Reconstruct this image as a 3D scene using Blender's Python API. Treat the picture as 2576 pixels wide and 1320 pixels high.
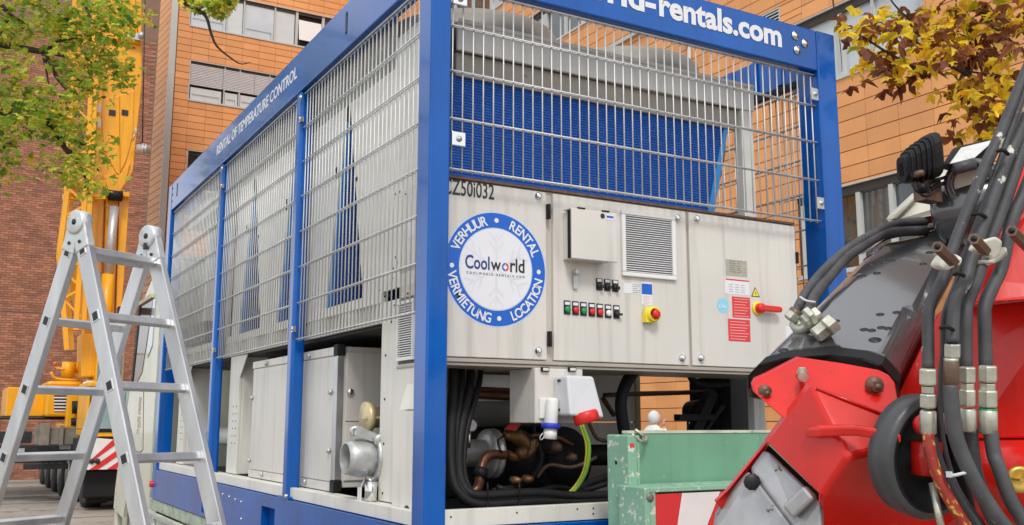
import bpy, bmesh, math, random
from mathutils import Vector, Matrix, noise
random.seed(7)
R_=random.random
for o in list(bpy.data.objects): bpy.data.objects.remove(o)
sc=bpy.context.scene; col=sc.collection
# ---------------------------------------------------------------- camera
F_PX=2458.28; CX,CY=1288.,660.
EX=Vector((0.8673437,-0.08110123,-0.49105753)); EY=Vector((-0.49770778,-0.1386198,-0.85619595)); EZ=Vector((0.00136825,0.98701932,-0.16059573))
CAM=Vector((-1.642,-3.545,1.70))
RW=Matrix((EX,EY,EZ))            # camera axes to world axes
U_,S_,V_=None,None,None
def ortho(m):
    a=m.row[0].normalized(); b=(m.row[1]-a*m.row[1].dot(a)).normalized(); c=a.cross(b)
    return Matrix((a,b,c))
RWO=ortho(RW)
cam=bpy.data.cameras.new('camera'); co=bpy.data.objects.new('camera',cam); col.objects.link(co)
cam.sensor_width=36; cam.lens=F_PX/2576*36; cam.clip_start=.05; cam.clip_end=600
co.matrix_world=Matrix.Translation(CAM)@RWO.to_4x4()
sc.camera=co
# ---------------------------------------------------------------- light
SUN_EL=math.radians(48); SUN_AZ=math.radians(205)   # azimuth of the sun, clockwise from +Y
w=bpy.data.worlds.new('World'); sc.world=w; w.use_nodes=True
nt=w.node_tree; nt.nodes.clear()
wo=nt.nodes.new('ShaderNodeOutputWorld'); bg=nt.nodes.new('ShaderNodeBackground'); sky=nt.nodes.new('ShaderNodeTexSky')
sky.sky_type='NISHITA'; sky.sun_disc=False; sky.sun_elevation=SUN_EL; sky.sun_rotation=SUN_AZ; sky.dust_density=3; sky.air_density=1
# broken cloud cover over the whole sky
tc=nt.nodes.new('ShaderNodeTexCoord'); mp=nt.nodes.new('ShaderNodeMapping'); mp.inputs['Scale'].default_value=(1,1,2.2)
nz=nt.nodes.new('ShaderNodeTexNoise'); nz.inputs['Scale'].default_value=2.6; nz.inputs['Detail'].default_value=6; nz.inputs['Roughness'].default_value=.55
rp=nt.nodes.new('ShaderNodeValToRGB'); rp.color_ramp.elements[0].position=.36; rp.color_ramp.elements[0].color=(.45,.45,.45,1); rp.color_ramp.elements[1].position=.56; rp.color_ramp.elements[1].color=(.97,.97,.97,1)
mx=nt.nodes.new('ShaderNodeMix'); mx.data_type='RGBA'
mx.inputs[7].default_value=(9.2,9.5,9.9,1)
nt.links.new(tc.outputs['Generated'],mp.inputs['Vector']); nt.links.new(mp.outputs['Vector'],nz.inputs['Vector']); nt.links.new(nz.outputs['Fac'],rp.inputs['Fac'])
nt.links.new(rp.outputs['Color'],mx.inputs[0]); nt.links.new(sky.outputs['Color'],mx.inputs[6]); nt.links.new(mx.outputs[2],bg.inputs['Color'])
bg.inputs['Strength'].default_value=.115; nt.links.new(bg.outputs['Background'],wo.inputs['Surface'])
sun=bpy.data.lights.new('sun','SUN'); sun.energy=1.5; sun.angle=math.radians(12); sun.color=(1,.96,.9)
so=bpy.data.objects.new('sun',sun); col.objects.link(so)
sd=Vector((math.sin(SUN_AZ)*math.cos(SUN_EL),math.cos(SUN_AZ)*math.cos(SUN_EL),math.sin(SUN_EL)))
so.rotation_euler=sd.to_track_quat('Z','Y').to_euler(); so.location=sd*60
sc.view_settings.view_transform='Standard'; sc.view_settings.look='None'; sc.view_settings.exposure=.26; sc.view_settings.gamma=1
sc.view_settings.use_curve_mapping=False
# ---------------------------------------------------------------- photo measurements to world points
def ray(px,py): return RWO@Vector((px-CX,-(py-CY),-F_PX))
def PX(px,py,X=0): r=ray(px,py); return CAM+r*((X-CAM.x)/r.x)
def PY(px,py,Y=0): r=ray(px,py); return CAM+r*((Y-CAM.y)/r.y)
def PZ(px,py,Z=0): r=ray(px,py); return CAM+r*((Z-CAM.z)/r.z)
def PD(px,py,d): return CAM+ray(px,py)*(d/F_PX)
# ---------------------------------------------------------------- materials
MATS={}
def mat(name,c,rough=.5,metal=0,var=.06,scale=6,bump=.0,bscale=60,coat=0,spots=None,spotlim=.62,emit=None,alpha=None,streak=0,spec=None,stretch=None,objvar=0):
    m=bpy.data.materials.new(name); m.use_nodes=True; n=m.node_tree; L=n.links.new
    b=n.nodes['Principled BSDF']; b.inputs['Metallic'].default_value=metal; b.inputs['Coat Weight'].default_value=coat; b.inputs['Coat Roughness'].default_value=.06
    if spec is not None: b.inputs['Specular IOR Level'].default_value=spec
    t=n.nodes.new('ShaderNodeTexCoord'); g=n.nodes.new('ShaderNodeNewGeometry')
    mp=n.nodes.new('ShaderNodeMapping'); L(g.outputs['Position'],mp.inputs['Vector'])
    if stretch: mp.inputs['Scale'].default_value=stretch
    nz=n.nodes.new('ShaderNodeTexNoise'); nz.inputs['Scale'].default_value=scale; nz.inputs['Detail'].default_value=5; L(mp.outputs['Vector'],nz.inputs['Vector'])
    mr=n.nodes.new('ShaderNodeMapRange'); mr.inputs[1].default_value=.3; mr.inputs[2].default_value=.7; mr.inputs[3].default_value=1-var; mr.inputs[4].default_value=1+var
    L(nz.outputs['Fac'],mr.inputs[0])
    mul=n.nodes.new('ShaderNodeMix'); mul.data_type='RGBA'; mul.blend_type='MULTIPLY'; mul.inputs[0].default_value=1
    mul.inputs[6].default_value=(*c,1); L(mr.outputs[0],mul.inputs[7]); out=mul.outputs[2]
    if objvar:
        oi=n.nodes.new('ShaderNodeObjectInfo'); ad=n.nodes.new('ShaderNodeMath'); ad.operation='ADD'; fr=n.nodes.new('ShaderNodeMath'); fr.operation='FRACT'; L(oi.outputs['Random'],ad.inputs[0]); L(g.outputs['Random Per Island'],ad.inputs[1]); L(ad.outputs[0],fr.inputs[0]); mr2=n.nodes.new('ShaderNodeMapRange'); mr2.inputs[3].default_value=1-objvar; mr2.inputs[4].default_value=1+objvar
        L(fr.outputs[0],mr2.inputs[0]); m2=n.nodes.new('ShaderNodeMix'); m2.data_type='RGBA'; m2.blend_type='MULTIPLY'; m2.inputs[0].default_value=1
        L(out,m2.inputs[6]); L(mr2.outputs[0],m2.inputs[7]); out=m2.outputs[2]
    if streak:
        mp2=n.nodes.new('ShaderNodeMapping'); mp2.inputs['Scale'].default_value=(14,14,.7); L(g.outputs['Position'],mp2.inputs['Vector'])
        n2=n.nodes.new('ShaderNodeTexNoise'); n2.inputs['Scale'].default_value=1.6; n2.inputs['Detail'].default_value=6; L(mp2.outputs['Vector'],n2.inputs['Vector'])
        r2=n.nodes.new('ShaderNodeMapRange'); r2.inputs[1].default_value=.52; r2.inputs[2].default_value=.75; r2.inputs[3].default_value=1; r2.inputs[4].default_value=1-streak; L(n2.outputs['Fac'],r2.inputs[0])
        m3=n.nodes.new('ShaderNodeMix'); m3.data_type='RGBA'; m3.blend_type='MULTIPLY'; m3.inputs[0].default_value=1; L(out,m3.inputs[6]); L(r2.outputs[0],m3.inputs[7]); out=m3.outputs[2]
    if spots:
        n3=n.nodes.new('ShaderNodeTexNoise'); n3.inputs['Scale'].default_value=spots[3] if len(spots)>3 else 28; n3.inputs['Detail'].default_value=7; n3.inputs['Roughness'].default_value=.65; L(g.outputs['Position'],n3.inputs['Vector'])
        r3=n.nodes.new('ShaderNodeMapRange'); r3.inputs[1].default_value=spotlim; r3.inputs[2].default_value=spotlim+.03; L(n3.outputs['Fac'],r3.inputs[0])
        m4=n.nodes.new('ShaderNodeMix'); m4.data_type='RGBA'; L(r3.outputs[0],m4.inputs[0]); L(out,m4.inputs[6]); m4.inputs[7].default_value=(*spots[:3],1); out=m4.outputs[2]
    L(out,b.inputs['Base Color'])
    rr=n.nodes.new('ShaderNodeMapRange'); rr.inputs[1].default_value=.3; rr.inputs[2].default_value=.7; rr.inputs[3].default_value=max(.02,rough*.85); rr.inputs[4].default_value=min(1,rough*1.18)
    L(nz.outputs['Fac'],rr.inputs[0]); L(rr.outputs[0],b.inputs['Roughness'])
    if bump:
        n4=n.nodes.new('ShaderNodeTexNoise'); n4.inputs['Scale'].default_value=bscale; n4.inputs['Detail'].default_value=4; L(g.outputs['Position'],n4.inputs['Vector'])
        bp=n.nodes.new('ShaderNodeBump'); bp.inputs['Strength'].default_value=bump; bp.inputs['Distance'].default_value=.004; L(n4.outputs['Fac'],bp.inputs['Height']); L(bp.outputs['Normal'],b.inputs['Normal'])
    MATS[name]=m; return m
BLUE=mat('blue paint',(.0,.088,.39),.2,0,.2,1.7,bump=.12,bscale=9,coat=.2,spots=(.04,.15,.38,75),spotlim=.70,streak=.2,spec=.35)
BEIGE=mat('beige powder coat',(.635,.615,.57),.4,0,.07,2,bump=.16,bscale=5,streak=.22,spots=(.42,.38,.32,16),spotlim=.70)
BEIGE2=mat('beige steel',(.69,.675,.62),.48,0,.07,3,bump=.08,bscale=80,spots=(.3,.26,.2,30),spotlim=.72,streak=.15)
BEIGEB=mat('beige cabinet body',(.52,.49,.44),.5,0,.04,3)
GALV=mat('galvanised steel',(.50,.51,.51),.38,.55,.12,30,bump=.1,bscale=90)
WIRE=mat('galvanised wire',(.60,.61,.61),.42,.35,.1,10)
ALU=mat('brushed aluminium',(.60,.61,.62),.34,.8,.22,7,bump=.12,bscale=60,stretch=(1,1,.25))
ALU2=mat('cast aluminium',(.6,.62,.62),.4,.7,.1,30,bump=.2,bscale=120)
BLACK=mat('black rubber',(.009,.009,.010),.6,0,.2,20,bump=.1,spec=.3)
HOSE=mat('grey rubber hose',(.06,.06,.065),.55,0,.25,25,bump=.2,bscale=90,spots=(.16,.15,.14,35),spotlim=.66)
HOSEP=mat('peeling hose',(.06,.06,.065),.55,0,.25,25,bump=.2,bscale=90,spots=(.6,.58,.52,20),spotlim=.61)
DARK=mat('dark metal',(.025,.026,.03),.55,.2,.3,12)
BLACKP=mat('glossy worn black paint',(.085,.088,.094),.24,.4,.2,3,bump=.08,bscale=30,coat=1,spots=(.05,.05,.055,45),spotlim=.66)
FIN=mat('blue coil fins',(.002,.085,.42),.45,0,.1,12)
LBLUE=mat('light blue coil edge',(.03,.25,.62),.4,0,.1,12)
WHITEP=mat('white plastic',(.75,.75,.74),.35,0,.02,5)
GREYP=mat('light grey plastic',(.58,.60,.62),.38,0,.03,8)
REDP=mat('red plastic',(.65,.02,.015),.3,0,.05,8)
PBLUE=mat('blue plastic',(.03,.05,.5),.3,0,.05,8)
PGREEN=mat('green button',(.01,.28,.09),.3,0,.03,8)
YEL=mat('yellow plastic',(.8,.66,.04),.35,0,.05,8)
STICKB=mat('blue sticker',(.0,.105,.52),.35,0,.02,5)
STICKLB=mat('pale blue sticker',(.25,.6,.8),.35,0,.02,5)
STICKW=mat('white sticker',(.72,.73,.76),.35,0,.02,5)
STICKR=mat('red sticker',(.65,.04,.05),.4,0,.05,5)
PLATE=mat('metal data plate',(.42,.40,.33),.35,.3,.15,60)
INK=mat('black ink',(.015,.015,.018),.5)
NAVY=mat('navy ink',(.01,.04,.2),.45)
GREYINK=mat('pale snowflake print',(.67,.69,.76),.4)
GREYTX=mat('grey print',(.25,.26,.28),.5)
COPPER=mat('copper pipe',(.15,.06,.035),.42,.5,.3,12,bump=.1)
BRONZE=mat('bronze valve',(.22,.11,.045),.45,.5,.25,25)
BRASS=mat('brass',(.65,.45,.1),.35,.7,.1,25)
CHROME=mat('chrome',(.75,.75,.76),.15,1,.05,8)
ZINC=mat('yellowed zinc fitting',(.52,.52,.44),.36,.65,.2,30,bump=.15,bscale=150)
RUSTY=mat('brown steel',(.16,.10,.07),.5,.4,.3,30,bump=.2)
GRN=mat('green painted sideboard',(.15,.33,.22),.5,0,.1,4,bump=.15,bscale=40,spots=(.55,.58,.48,45),spotlim=.68,streak=.1)
GRNS=mat('lit and worn green paint',(.22,.42,.30),.5,0,.1,4,bump=.15,bscale=40,spots=(.62,.64,.52,30),spotlim=.57)  # paler base paints the light on post and housing; spots are wear
RED=mat('red crane paint',(.60,.014,.008),.27,0,.15,5,bump=.18,bscale=14,coat=.25,spec=.35,spots=(.22,.05,.04,34),spotlim=.69,streak=.12)
REDH=mat('red marker sheet',(.6,.02,.02),.4,0,.05,6)
WHH=mat('white marker sheet',(.72,.68,.67),.4,0,.05,6,spots=(.5,.25,.22,35),spotlim=.68)
CAST=mat('grey casting',(.36,.36,.37),.42,.5,.25,9,bump=.35,bscale=40,spots=(.1,.09,.07,25),spotlim=.62)
CREAM=mat('cream plate',(.58,.56,.47),.4,.1,.12,12,bump=.1,spots=(.3,.26,.18,22),spotlim=.66)
TERRA=mat('terracotta panel',(.73,.335,.125),.62,0,.07,1.6,bump=.05,bscale=40,objvar=.09,streak=.06)
TERRAJ=mat('terracotta joint backing',(.20,.09,.04),.9)
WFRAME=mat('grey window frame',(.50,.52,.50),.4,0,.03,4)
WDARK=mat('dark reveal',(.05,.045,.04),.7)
BLIND=mat('aluminium blind',(.74,.74,.76),.5,0,.05,8)
SASH=mat('pale window panel',(.58,.63,.64),.35,0,.04,3)
GLASSW=mat('window glass',(.05,.06,.06),.03,0,.5,1.2,bump=.03,bscale=1.5,spec=1.0)
GLASSB=mat('window glass over white blind',(.50,.54,.58),.06,0,.12,1.0,bump=.02,bscale=1.5,spec=1.0)
BRICKM=mat('red brick',(.33,.15,.095),.85,0,.2,2,bump=.2,bscale=40,objvar=.28)
MORTAR=mat('brick mortar',(.22,.135,.10),.95,0,.15,5)
CRY=mat('yellow crane paint',(.82,.37,.0),.38,0,.10,1.2,coat=.15,streak=.22)
TRUCKW=mat('ivory truck paint',(.62,.62,.50),.3,0,.05,3,coat=.3,streak=.15,spots=(.45,.36,.22,9),spotlim=.66)
TYRE=mat('tyre rubber',(.025,.024,.023),.75,0,.25,20,bump=.3)
CGLASS=mat('green tinted glass',(.16,.25,.23),.05,0,.2,2,spec=1.0)
BARK=mat('bark',(.045,.03,.025),.85,0,.3,20,bump=.5,bscale=60)
LEAFG=[mat('green leaf',(.27,.42,.05),.5,0,.25,3,objvar=.2),mat('dark green leaf',(.12,.22,.03),.5,0,.25,3,objvar=.2),mat('lime leaf',(.52,.58,.08),.5,0,.2,3,objvar=.2),mat('yellowing leaf',(.75,.58,.08),.5,0,.2,3,objvar=.2)]
LEAFY=[mat('yellow leaf',(.95,.74,.05),.5,0,.2,6,objvar=.2),mat('gold leaf',(.92,.58,.06),.5,0,.25,6,objvar=.2),mat('brown leaf',(.20,.075,.04),.7,0,.3,9,objvar=.35),mat('dry brown leaf',(.32,.13,.06),.7,0,.3,9,objvar=.3),mat('green yellow leaf',(.40,.44,.03),.5,0,.3,6,objvar=.2)]
for m_ in LEAFG+LEAFY:      # thin leaves let some light through
    m_.node_tree.nodes['Principled BSDF'].inputs['Transmission Weight'].default_value=0
    n=m_.node_tree; b=n.nodes['Principled BSDF']; src=b.inputs['Base Color'].links[0].from_socket
    tr=n.nodes.new('ShaderNodeBsdfTranslucent'); n.links.new(src,tr.inputs['Color']); ms=n.nodes.new('ShaderNodeMixShader'); ms.inputs[0].default_value=.58
    n.links.new(b.outputs[0],ms.inputs[1]); n.links.new(tr.outputs[0],ms.inputs[2]); n.links.new(ms.outputs[0],n.nodes['Material Output'].inputs['Surface'])
SKIN=mat('skin',(.55,.30,.22),.5); COAT=mat('white cotton coat',(.72,.73,.68),.8,0,.06,20,bump=.1); NET=mat('white hair net',(.62,.64,.66),.8,0,.25,90,bump=.5,bscale=120); TROUS=mat('pale trousers',(.6,.6,.58),.8)
# concrete yard
m=mat('concrete yard',(.30,.265,.225),.85,0,.2,.6,bump=.3,bscale=25,spots=(.2,.17,.14,3),spotlim=.56)
# wavy fins
def fin_material():
    m=FIN; n=m.node_tree; b=n.nodes['Principled BSDF']; g=n.nodes.new('ShaderNodeNewGeometry')
    mp=n.nodes.new('ShaderNodeMapping'); mp.inputs['Scale'].default_value=(1,1,1); n.links.new(g.outputs['Position'],mp.inputs['Vector'])
    wv=n.nodes.new('ShaderNodeTexWave'); wv.wave_type='BANDS'; wv.bands_direction='Z'; wv.inputs['Scale'].default_value=24; wv.inputs['Distortion'].default_value=2.2; wv.inputs['Detail'].default_value=1; wv.inputs['Detail Scale'].default_value=6
    n.links.new(mp.outputs['Vector'],wv.inputs['Vector'])
    bp=n.nodes.new('ShaderNodeBump'); bp.inputs['Strength'].default_value=.9; bp.inputs['Distance'].default_value=.006; n.links.new(wv.outputs['Fac'],bp.inputs['Height']); n.links.new(bp.outputs['Normal'],b.inputs['Normal'])
    src=b.inputs['Base Color'].links[0].from_socket; mm=n.nodes.new('ShaderNodeMix'); mm.data_type='RGBA'; mm.blend_type='MULTIPLY'; mm.inputs[0].default_value=1
    r=n.nodes.new('ShaderNodeMapRange'); r.inputs[3].default_value=.55; r.inputs[4].default_value=1.35; n.links.new(wv.outputs['Fac'],r.inputs[0]); n.links.new(src,mm.inputs[6]); n.links.new(r.outputs[0],mm.inputs[7]); n.links.new(mm.outputs[2],b.inputs['Base Color'])
fin_material()
# ---------------------------------------------------------------- mesh builder
class MB:
    def __init__(s): s.v=[]; s.f=[]; s.m=[]; s.mi=0; s.sm=[]; s.smooth=False
    def mat(s,i): s.mi=i; return s
    def add(s,vs,fs):
        o=len(s.v); s.v+= [Vector(x) for x in vs]
        for f in fs: s.f.append([o+i for i in f]); s.m.append(s.mi); s.sm.append(s.smooth)
        return s
    def box(s,lo,hi):
        x0,y0,z0=lo; x1,y1,z1=hi
        return s.hexa([(x0,y0,z0),(x1,y0,z0),(x1,y1,z0),(x0,y1,z0),(x0,y0,z1),(x1,y0,z1),(x1,y1,z1),(x0,y1,z1)])
    def hexa(s,p): return s.add(p,[(0,3,2,1),(4,5,6,7),(0,1,5,4),(1,2,6,5),(2,3,7,6),(3,0,4,7)])
    def obox(s,c,ax,h):
        c=Vector(c); a=[Vector(x).normalized()*k for x,k in zip(ax,h)]
        p=[c+a[0]*i+a[1]*j+a[2]*k for k in(-1,1) for i,j in((-1,-1),(1,-1),(1,1),(-1,1))]
        return s.hexa(p)
    def bar(s,p,q,w,h,up=(0,0,1)):
        p=Vector(p); q=Vector(q); d=(q-p); u=Vector(up); sd_=d.cross(u)
        if sd_.length<1e-6: sd_=d.cross(Vector((1,0,0)))
        sd_.normalize(); u=sd_.cross(d).normalized()
        return s.obox((p+q)/2,(d,sd_,u),(d.length/2,w/2,h/2))
    def prism(s,poly,d,cap=True):      # poly: coplanar points, d: extrusion vector
        n=len(poly); poly=[Vector(p) for p in poly]; d=Vector(d)
        fs=[(i,(i+1)%n,n+(i+1)%n,n+i) for i in range(n)]
        if cap: fs+=[tuple(range(n))[::-1],tuple(range(n,2*n))]
        return s.add(poly+[p+d for p in poly],fs)
    def ring(s,c,n_,r,k=12,ph=0,rx=1,up=None):
        n_=Vector(n_).normalized(); u=Vector(up) if up else (Vector((0,0,1)) if abs(n_.z)<.9 else Vector((1,0,0)))
        a=n_.cross(u).normalized(); b=n_.cross(a)*-1
        return [Vector(c)+a*(r*math.cos(ph+2*math.pi*i/k)*rx)+b*(r*math.sin(ph+2*math.pi*i/k)) for i in range(k)]
    def loft(s,rings,cap=True,closed=True):
        k=len(rings[0]); vs=[p for r in rings for p in r]; fs=[]
        for j in range(len(rings)-1):
            for i in range(k if closed else k-1):
                a=j*k+i; b=j*k+(i+1)%k; fs.append((a,b,b+k,a+k))
        if cap: fs+=[tuple(range(k))[::-1],tuple(range((len(rings)-1)*k,len(rings)*k))]
        return s.add(vs,fs)
    def cyl(s,p,q,r,k=12,r2=None,sm=True,ph=0):
        o=s.smooth; s.smooth=sm; d=Vector(q)-Vector(p)
        s.loft([s.ring(p,d,r,k,ph),s.ring(q,d,r if r2 is None else r2,k,ph)]); s.smooth=o; return s
    def lathe(s,c,ax,prof,k=20,sm=True,cap=True):   # prof: (offset along axis, radius)
        ax=Vector(ax).normalized(); o=s.smooth; s.smooth=sm
        s.loft([s.ring(Vector(c)+ax*t,ax,max(r,1e-4),k) for t,r in prof],cap); s.smooth=o; return s
    def tube(s,pts,r,k=8,sub=0,cap=True,rs=None):
        pts=[Vector(p) for p in pts]
        if sub: 
            out=[];rr=[]
            P=[pts[0]*2-pts[1]]+pts+[pts[-1]*2-pts[-2]]
            for i in range(1,len(P)-2):
                for j in range(sub):
                    t=j/sub; a,b,c,d=P[i-1:i+3]
                    out.append(.5*((2*b)+(c-a)*t+(2*a-5*b+4*c-d)*t*t+(3*b-a-3*c+d)*t**3))
                    if rs: rr.append(rs[i-1]*(1-t)+rs[i]*t)
            out.append(pts[-1]); 
            if rs: rr.append(rs[-1]); rs=rr
            pts=out
        o=s.smooth; s.smooth=True; rings=[]; up=None
        for i,p in enumerate(pts):
            d=(pts[min(i+1,len(pts)-1)]-pts[max(i-1,0)]).normalized()
            if up is None: up=Vector((0,0,1)) if abs(d.z)<.85 else Vector((1,0,0))
            a=d.cross(up).normalized(); b=a.cross(d).normalized(); up=b
            q=rs[i] if rs else r
            rings.append([p+a*(q*math.cos(2*math.pi*j/k))+b*(q*math.sin(2*math.pi*j/k)) for j in range(k)])
        s.loft(rings,cap); s.smooth=o; return s
    def sphere(s,c,r,k=10,j=6,sc_=(1,1,1)):
        o=s.smooth; s.smooth=True; c=Vector(c)
        rings=[[c+Vector((r*sc_[0]*math.sin(t)*math.cos(2*math.pi*i/k),r*sc_[1]*math.sin(t)*math.sin(2*math.pi*i/k),r*sc_[2]*math.cos(t))) for i in range(k)] for t in [max(.02,min(math.pi-.02,math.pi*a/j)) for a in range(j+1)]]
        s.loft(rings); s.smooth=o; return s
    def text(s,txt,origin,right,up,size,bold=0,ext=.0006,align='LEFT',sx=1,space=1):
        cu=bpy.data.curves.new('t','FONT'); cu.body=txt; cu.size=1; cu.offset=bold; cu.extrude=ext/size; cu.align_x=align; cu.resolution_u=3; cu.space_character=space
        ob=bpy.data.objects.new('t',cu); col.objects.link(ob); dg=bpy.context.evaluated_depsgraph_get(); me=bpy.data.meshes.new_from_object(ob.evaluated_get(dg))
        r=Vector(right).normalized(); u=Vector(up).normalized(); n_=r.cross(u); o=Vector(origin)
        s.add([o+r*(v.co.x*size*sx)+u*(v.co.y*size)+n_*(v.co.z*size) for v in me.vertices],[tuple(p.vertices) for p in me.polygons])
        bpy.data.objects.remove(ob); bpy.data.curves.remove(cu); bpy.data.meshes.remove(me); return s
    def mesh(s,name,mats,origin=(0,0,0),fix=True):
        me=bpy.data.meshes.new(name); o=Vector(origin)
        me.from_pydata([v-o for v in s.v],[],s.f); 
        for m_ in (mats if isinstance(mats,(list,tuple)) else [mats]): me.materials.append(m_)
        me.polygons.foreach_set('material_index',s.m); me.polygons.foreach_set('use_smooth',s.sm)
        if fix:
            bm=bmesh.new(); bm.from_mesh(me); bmesh.ops.recalc_face_normals(bm,faces=bm.faces); bm.to_mesh(me); bm.free()
        me.update(); return me
WO={}      # world origin of every object (parents are never rotated)
def put(name,me,loc,parent=None,bevel=0,seg=2,**kw):
    o=bpy.data.objects.new(name,me); col.objects.link(o)
    loc=Vector(loc); WO[o.name]=loc.copy()
    if parent is not None: o.parent=parent; loc=loc-WO[parent.name]
    o.location=loc
    if bevel:
        b=o.modifiers.new('bevel','BEVEL'); b.width=bevel; b.segments=seg; b.limit_method='ANGLE'; b.angle_limit=math.radians(35)
        b.harden_normals=False
    for k,v in kw.items(): o[k]=v
    return o
def B(mb,name,mats,parent=None,bevel=0,fix=True,**kw):
    xs=[v.x for v in mb.v]; ys=[v.y for v in mb.v]; zs=[v.z for v in mb.v]
    c=Vector(((min(xs)+max(xs))/2,(min(ys)+max(ys))/2,(min(zs)+max(zs))/2))
    if parent is None: c.z=min(zs)
    if name in ('screw','print_lines','bolt_hole','hole_rim'): kw.setdefault('kind','stuff')
    return put(name,mb.mesh(name,mats,c,fix),c,parent,bevel,**kw)
def thing(name,label,cat,loc,group=None):
    o=put(name,None,loc); o['label']=label; o['category']=cat; o.empty_display_size=.2
    if group: o['group']=group
    return o
def S(mb,name,mats,**kw):  # a piece of the setting
    return B(mb,name,mats,kind='structure',**kw)
def px2(polys,f,c): return [f(a,b,c) for a,b in polys]
# ================================================================ SETTING
g=MB(); g.add([(-150,-150,0),(150,-150,0),(150,150,0),(-150,150,0)],[(0,1,2,3)]); S(g,'ground',MATS['concrete yard'])
j=MB()
for k in range(14):
    y=12+k*1.9; j.box((-14,y,.001),(6,y+.035,.005))
S(j,'paving_joints',mat('dark joint filler',(.14,.12,.10),.9))
def proj(P):
    q=RWO.transposed()@(Vector(P)-CAM)
    return (1e9,1e9) if q.z>-.1 else (CX+F_PX*q.x/-q.z, CY-F_PX*q.y/-q.z)
def inframe(P,m=25):
    x,y=proj(P); return -m<x<2576+m and -m<y<1320+m
# ---------------------------------------------------------------- terracotta building
tb=thing('office_building','terracotta clad office block with ribbon windows wrapping round behind the blue chiller frame','building',(13.4,37.5,0))
FX=13.4; FY=37.5
# openings: (u0,u1,z0,z1) u = Y on the right facade, X on the left one
OPR=[(7.4,10.76,4.62,6.28),(7.46,10.76,8.53,10.03),(17.9,21.75,13.02,14.28),(23.3,31,15.5,17),(-6,3,4.62,6.28),(-6,3,8.53,10.03),(11.0,11.56,10.24,10.62)]
OPL=[(6.2,13.3,15.06,16.78),(6.08,13.3,18.34,19.98),(6.3,13.3,11.2,12.86)]
b=MB()
def cutrects(u0,u1,z0,z1,ops):
    rects=[(u0,u1,z0,z1)]
    for (p,q,r,s_) in ops:
        new=[]
        for (a1,b1,c1,d1) in rects:
            if b1<=p or a1>=q or d1<=r or c1>=s_: new.append((a1,b1,c1,d1)); continue
            if c1<r: new.append((a1,b1,c1,r))
            if d1>s_: new.append((a1,b1,s_,d1))
            lo,hi=max(c1,r),min(d1,s_)
            if a1<p: new.append((a1,p,lo,hi))
            if b1>q: new.append((q,b1,lo,hi))
        rects=new
    return rects
for (a1,b1,c1,d1) in cutrects(-9,FY+.5,0,24,OPR): b.box((FX+.03,a1,c1),(FX+.40,b1,d1))
for (a1,b1,c1,d1) in cutrects(5.36,FX+.03,0,24,OPL): b.box((a1,FY+.03,c1),(b1,FY+.40,d1))
b.box((FX+.40,-9,0),(FX+12,FY+.5,24)); b.box((5.36,FY+.40,0),(FX+.40,FY+12,24))
B(b,'wall_backing',TERRAJ,tb)
def visible(P):
    x,y=proj(P)
    if not inframe(P,10): return False
    if 1135<x<1990 and 180<y<935: return False
    if x>2250 and y>600: return False
    if 1050<x<1133: return False
    if 430<x<1050 and y>468-(x-427)*1.02: return False
    return True
cand=[]      # (distance, builder-key, lo, hi)
def lattice(u0,u1,z0,z1,du,dz,uo,zo,ops,P):
    nu0=math.floor((u0-uo)/du); nu1=math.ceil((u1-uo)/du); nz0=math.floor((z0-zo)/dz); nz1=math.ceil((z1-zo)/dz)
    for iz in range(nz0,nz1):
        for iu in range(nu0,nu1):
            a,b_=max(u0,uo+iu*du),min(u1,uo+(iu+1)*du); c,d=max(z0,zo+iz*dz),min(z1,zo+(iz+1)*dz)
            if b_-a<.05 or d-c<.03: continue
            rects=[(a,b_,c,d)]
            for (p,q,r,s_) in ops:
                new=[]
                for (a1,b1,c1,d1) in rects:
                    if b1<=p or a1>=q or d1<=r or c1>=s_: new.append((a1,b1,c1,d1)); continue
                    if c1<r: new.append((a1,b1,c1,r))
                    if d1>s_: new.append((a1,b1,s_,d1))
                    lo,hi=max(c1,r),min(d1,s_)
                    if a1<p: new.append((a1,p,lo,hi))
                    if b1>q: new.append((q,b1,lo,hi))
                rects=new
            for rc in rects:
                if rc[1]-rc[0]>.03 and rc[3]-rc[2]>.02: P(*rc)
def panR(a,b_,c,d):
    t=.028+.004*R_(); lo=(FX-t+.03,a+.004,c+.009); hi=(FX+.03,b_-.004,d-.009); cand.append((( Vector(lo)+Vector(hi))/2,lo,hi))
def panL(a,b_,c,d):
    t=.03+.003*R_(); lo=(a+.005,FY-t+.03,c+.012); hi=(b_-.005,FY+.03,d-.012); cand.append(((Vector(lo)+Vector(hi))/2,lo,hi))
lattice(-9,FY,0,13.9,.745,.31,15.59,8.53,OPR,panR)
lattice(13.9,FY,13.9,24,.745,.31,15.59,8.53,OPR,panR)
lattice(5.6,FX,0,24,.72,.302,6.19,18.34,OPL,panL)
vis=[c for c in cand if visible(c[0])]; vis.sort(key=lambda c:-((c[2][0]-c[1][0]+c[2][1]-c[1][1])*(c[2][2]-c[1][2]))/((c[0]-CAM).length**2))
big=set(id(c) for c in vis[:300]); rest=MB(); cache={}
for c in cand:
    if id(c) in big:
        dims=tuple(round(c[2][i]-c[1][i],2) for i in range(3))
        if dims not in cache:
            h=[x/2 for x in (c[2][0]-c[1][0],c[2][1]-c[1][1],c[2][2]-c[1][2])]; m_=MB(); m_.box([-x for x in h],h); cache[dims]=m_.mesh('panel',TERRA)
        put('panel',cache[dims],c[0],tb)
    elif inframe(c[0],700): rest.box(c[1],c[2])
B(rest,'panels',TERRA,tb,kind='stuff',fix=False)
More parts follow.
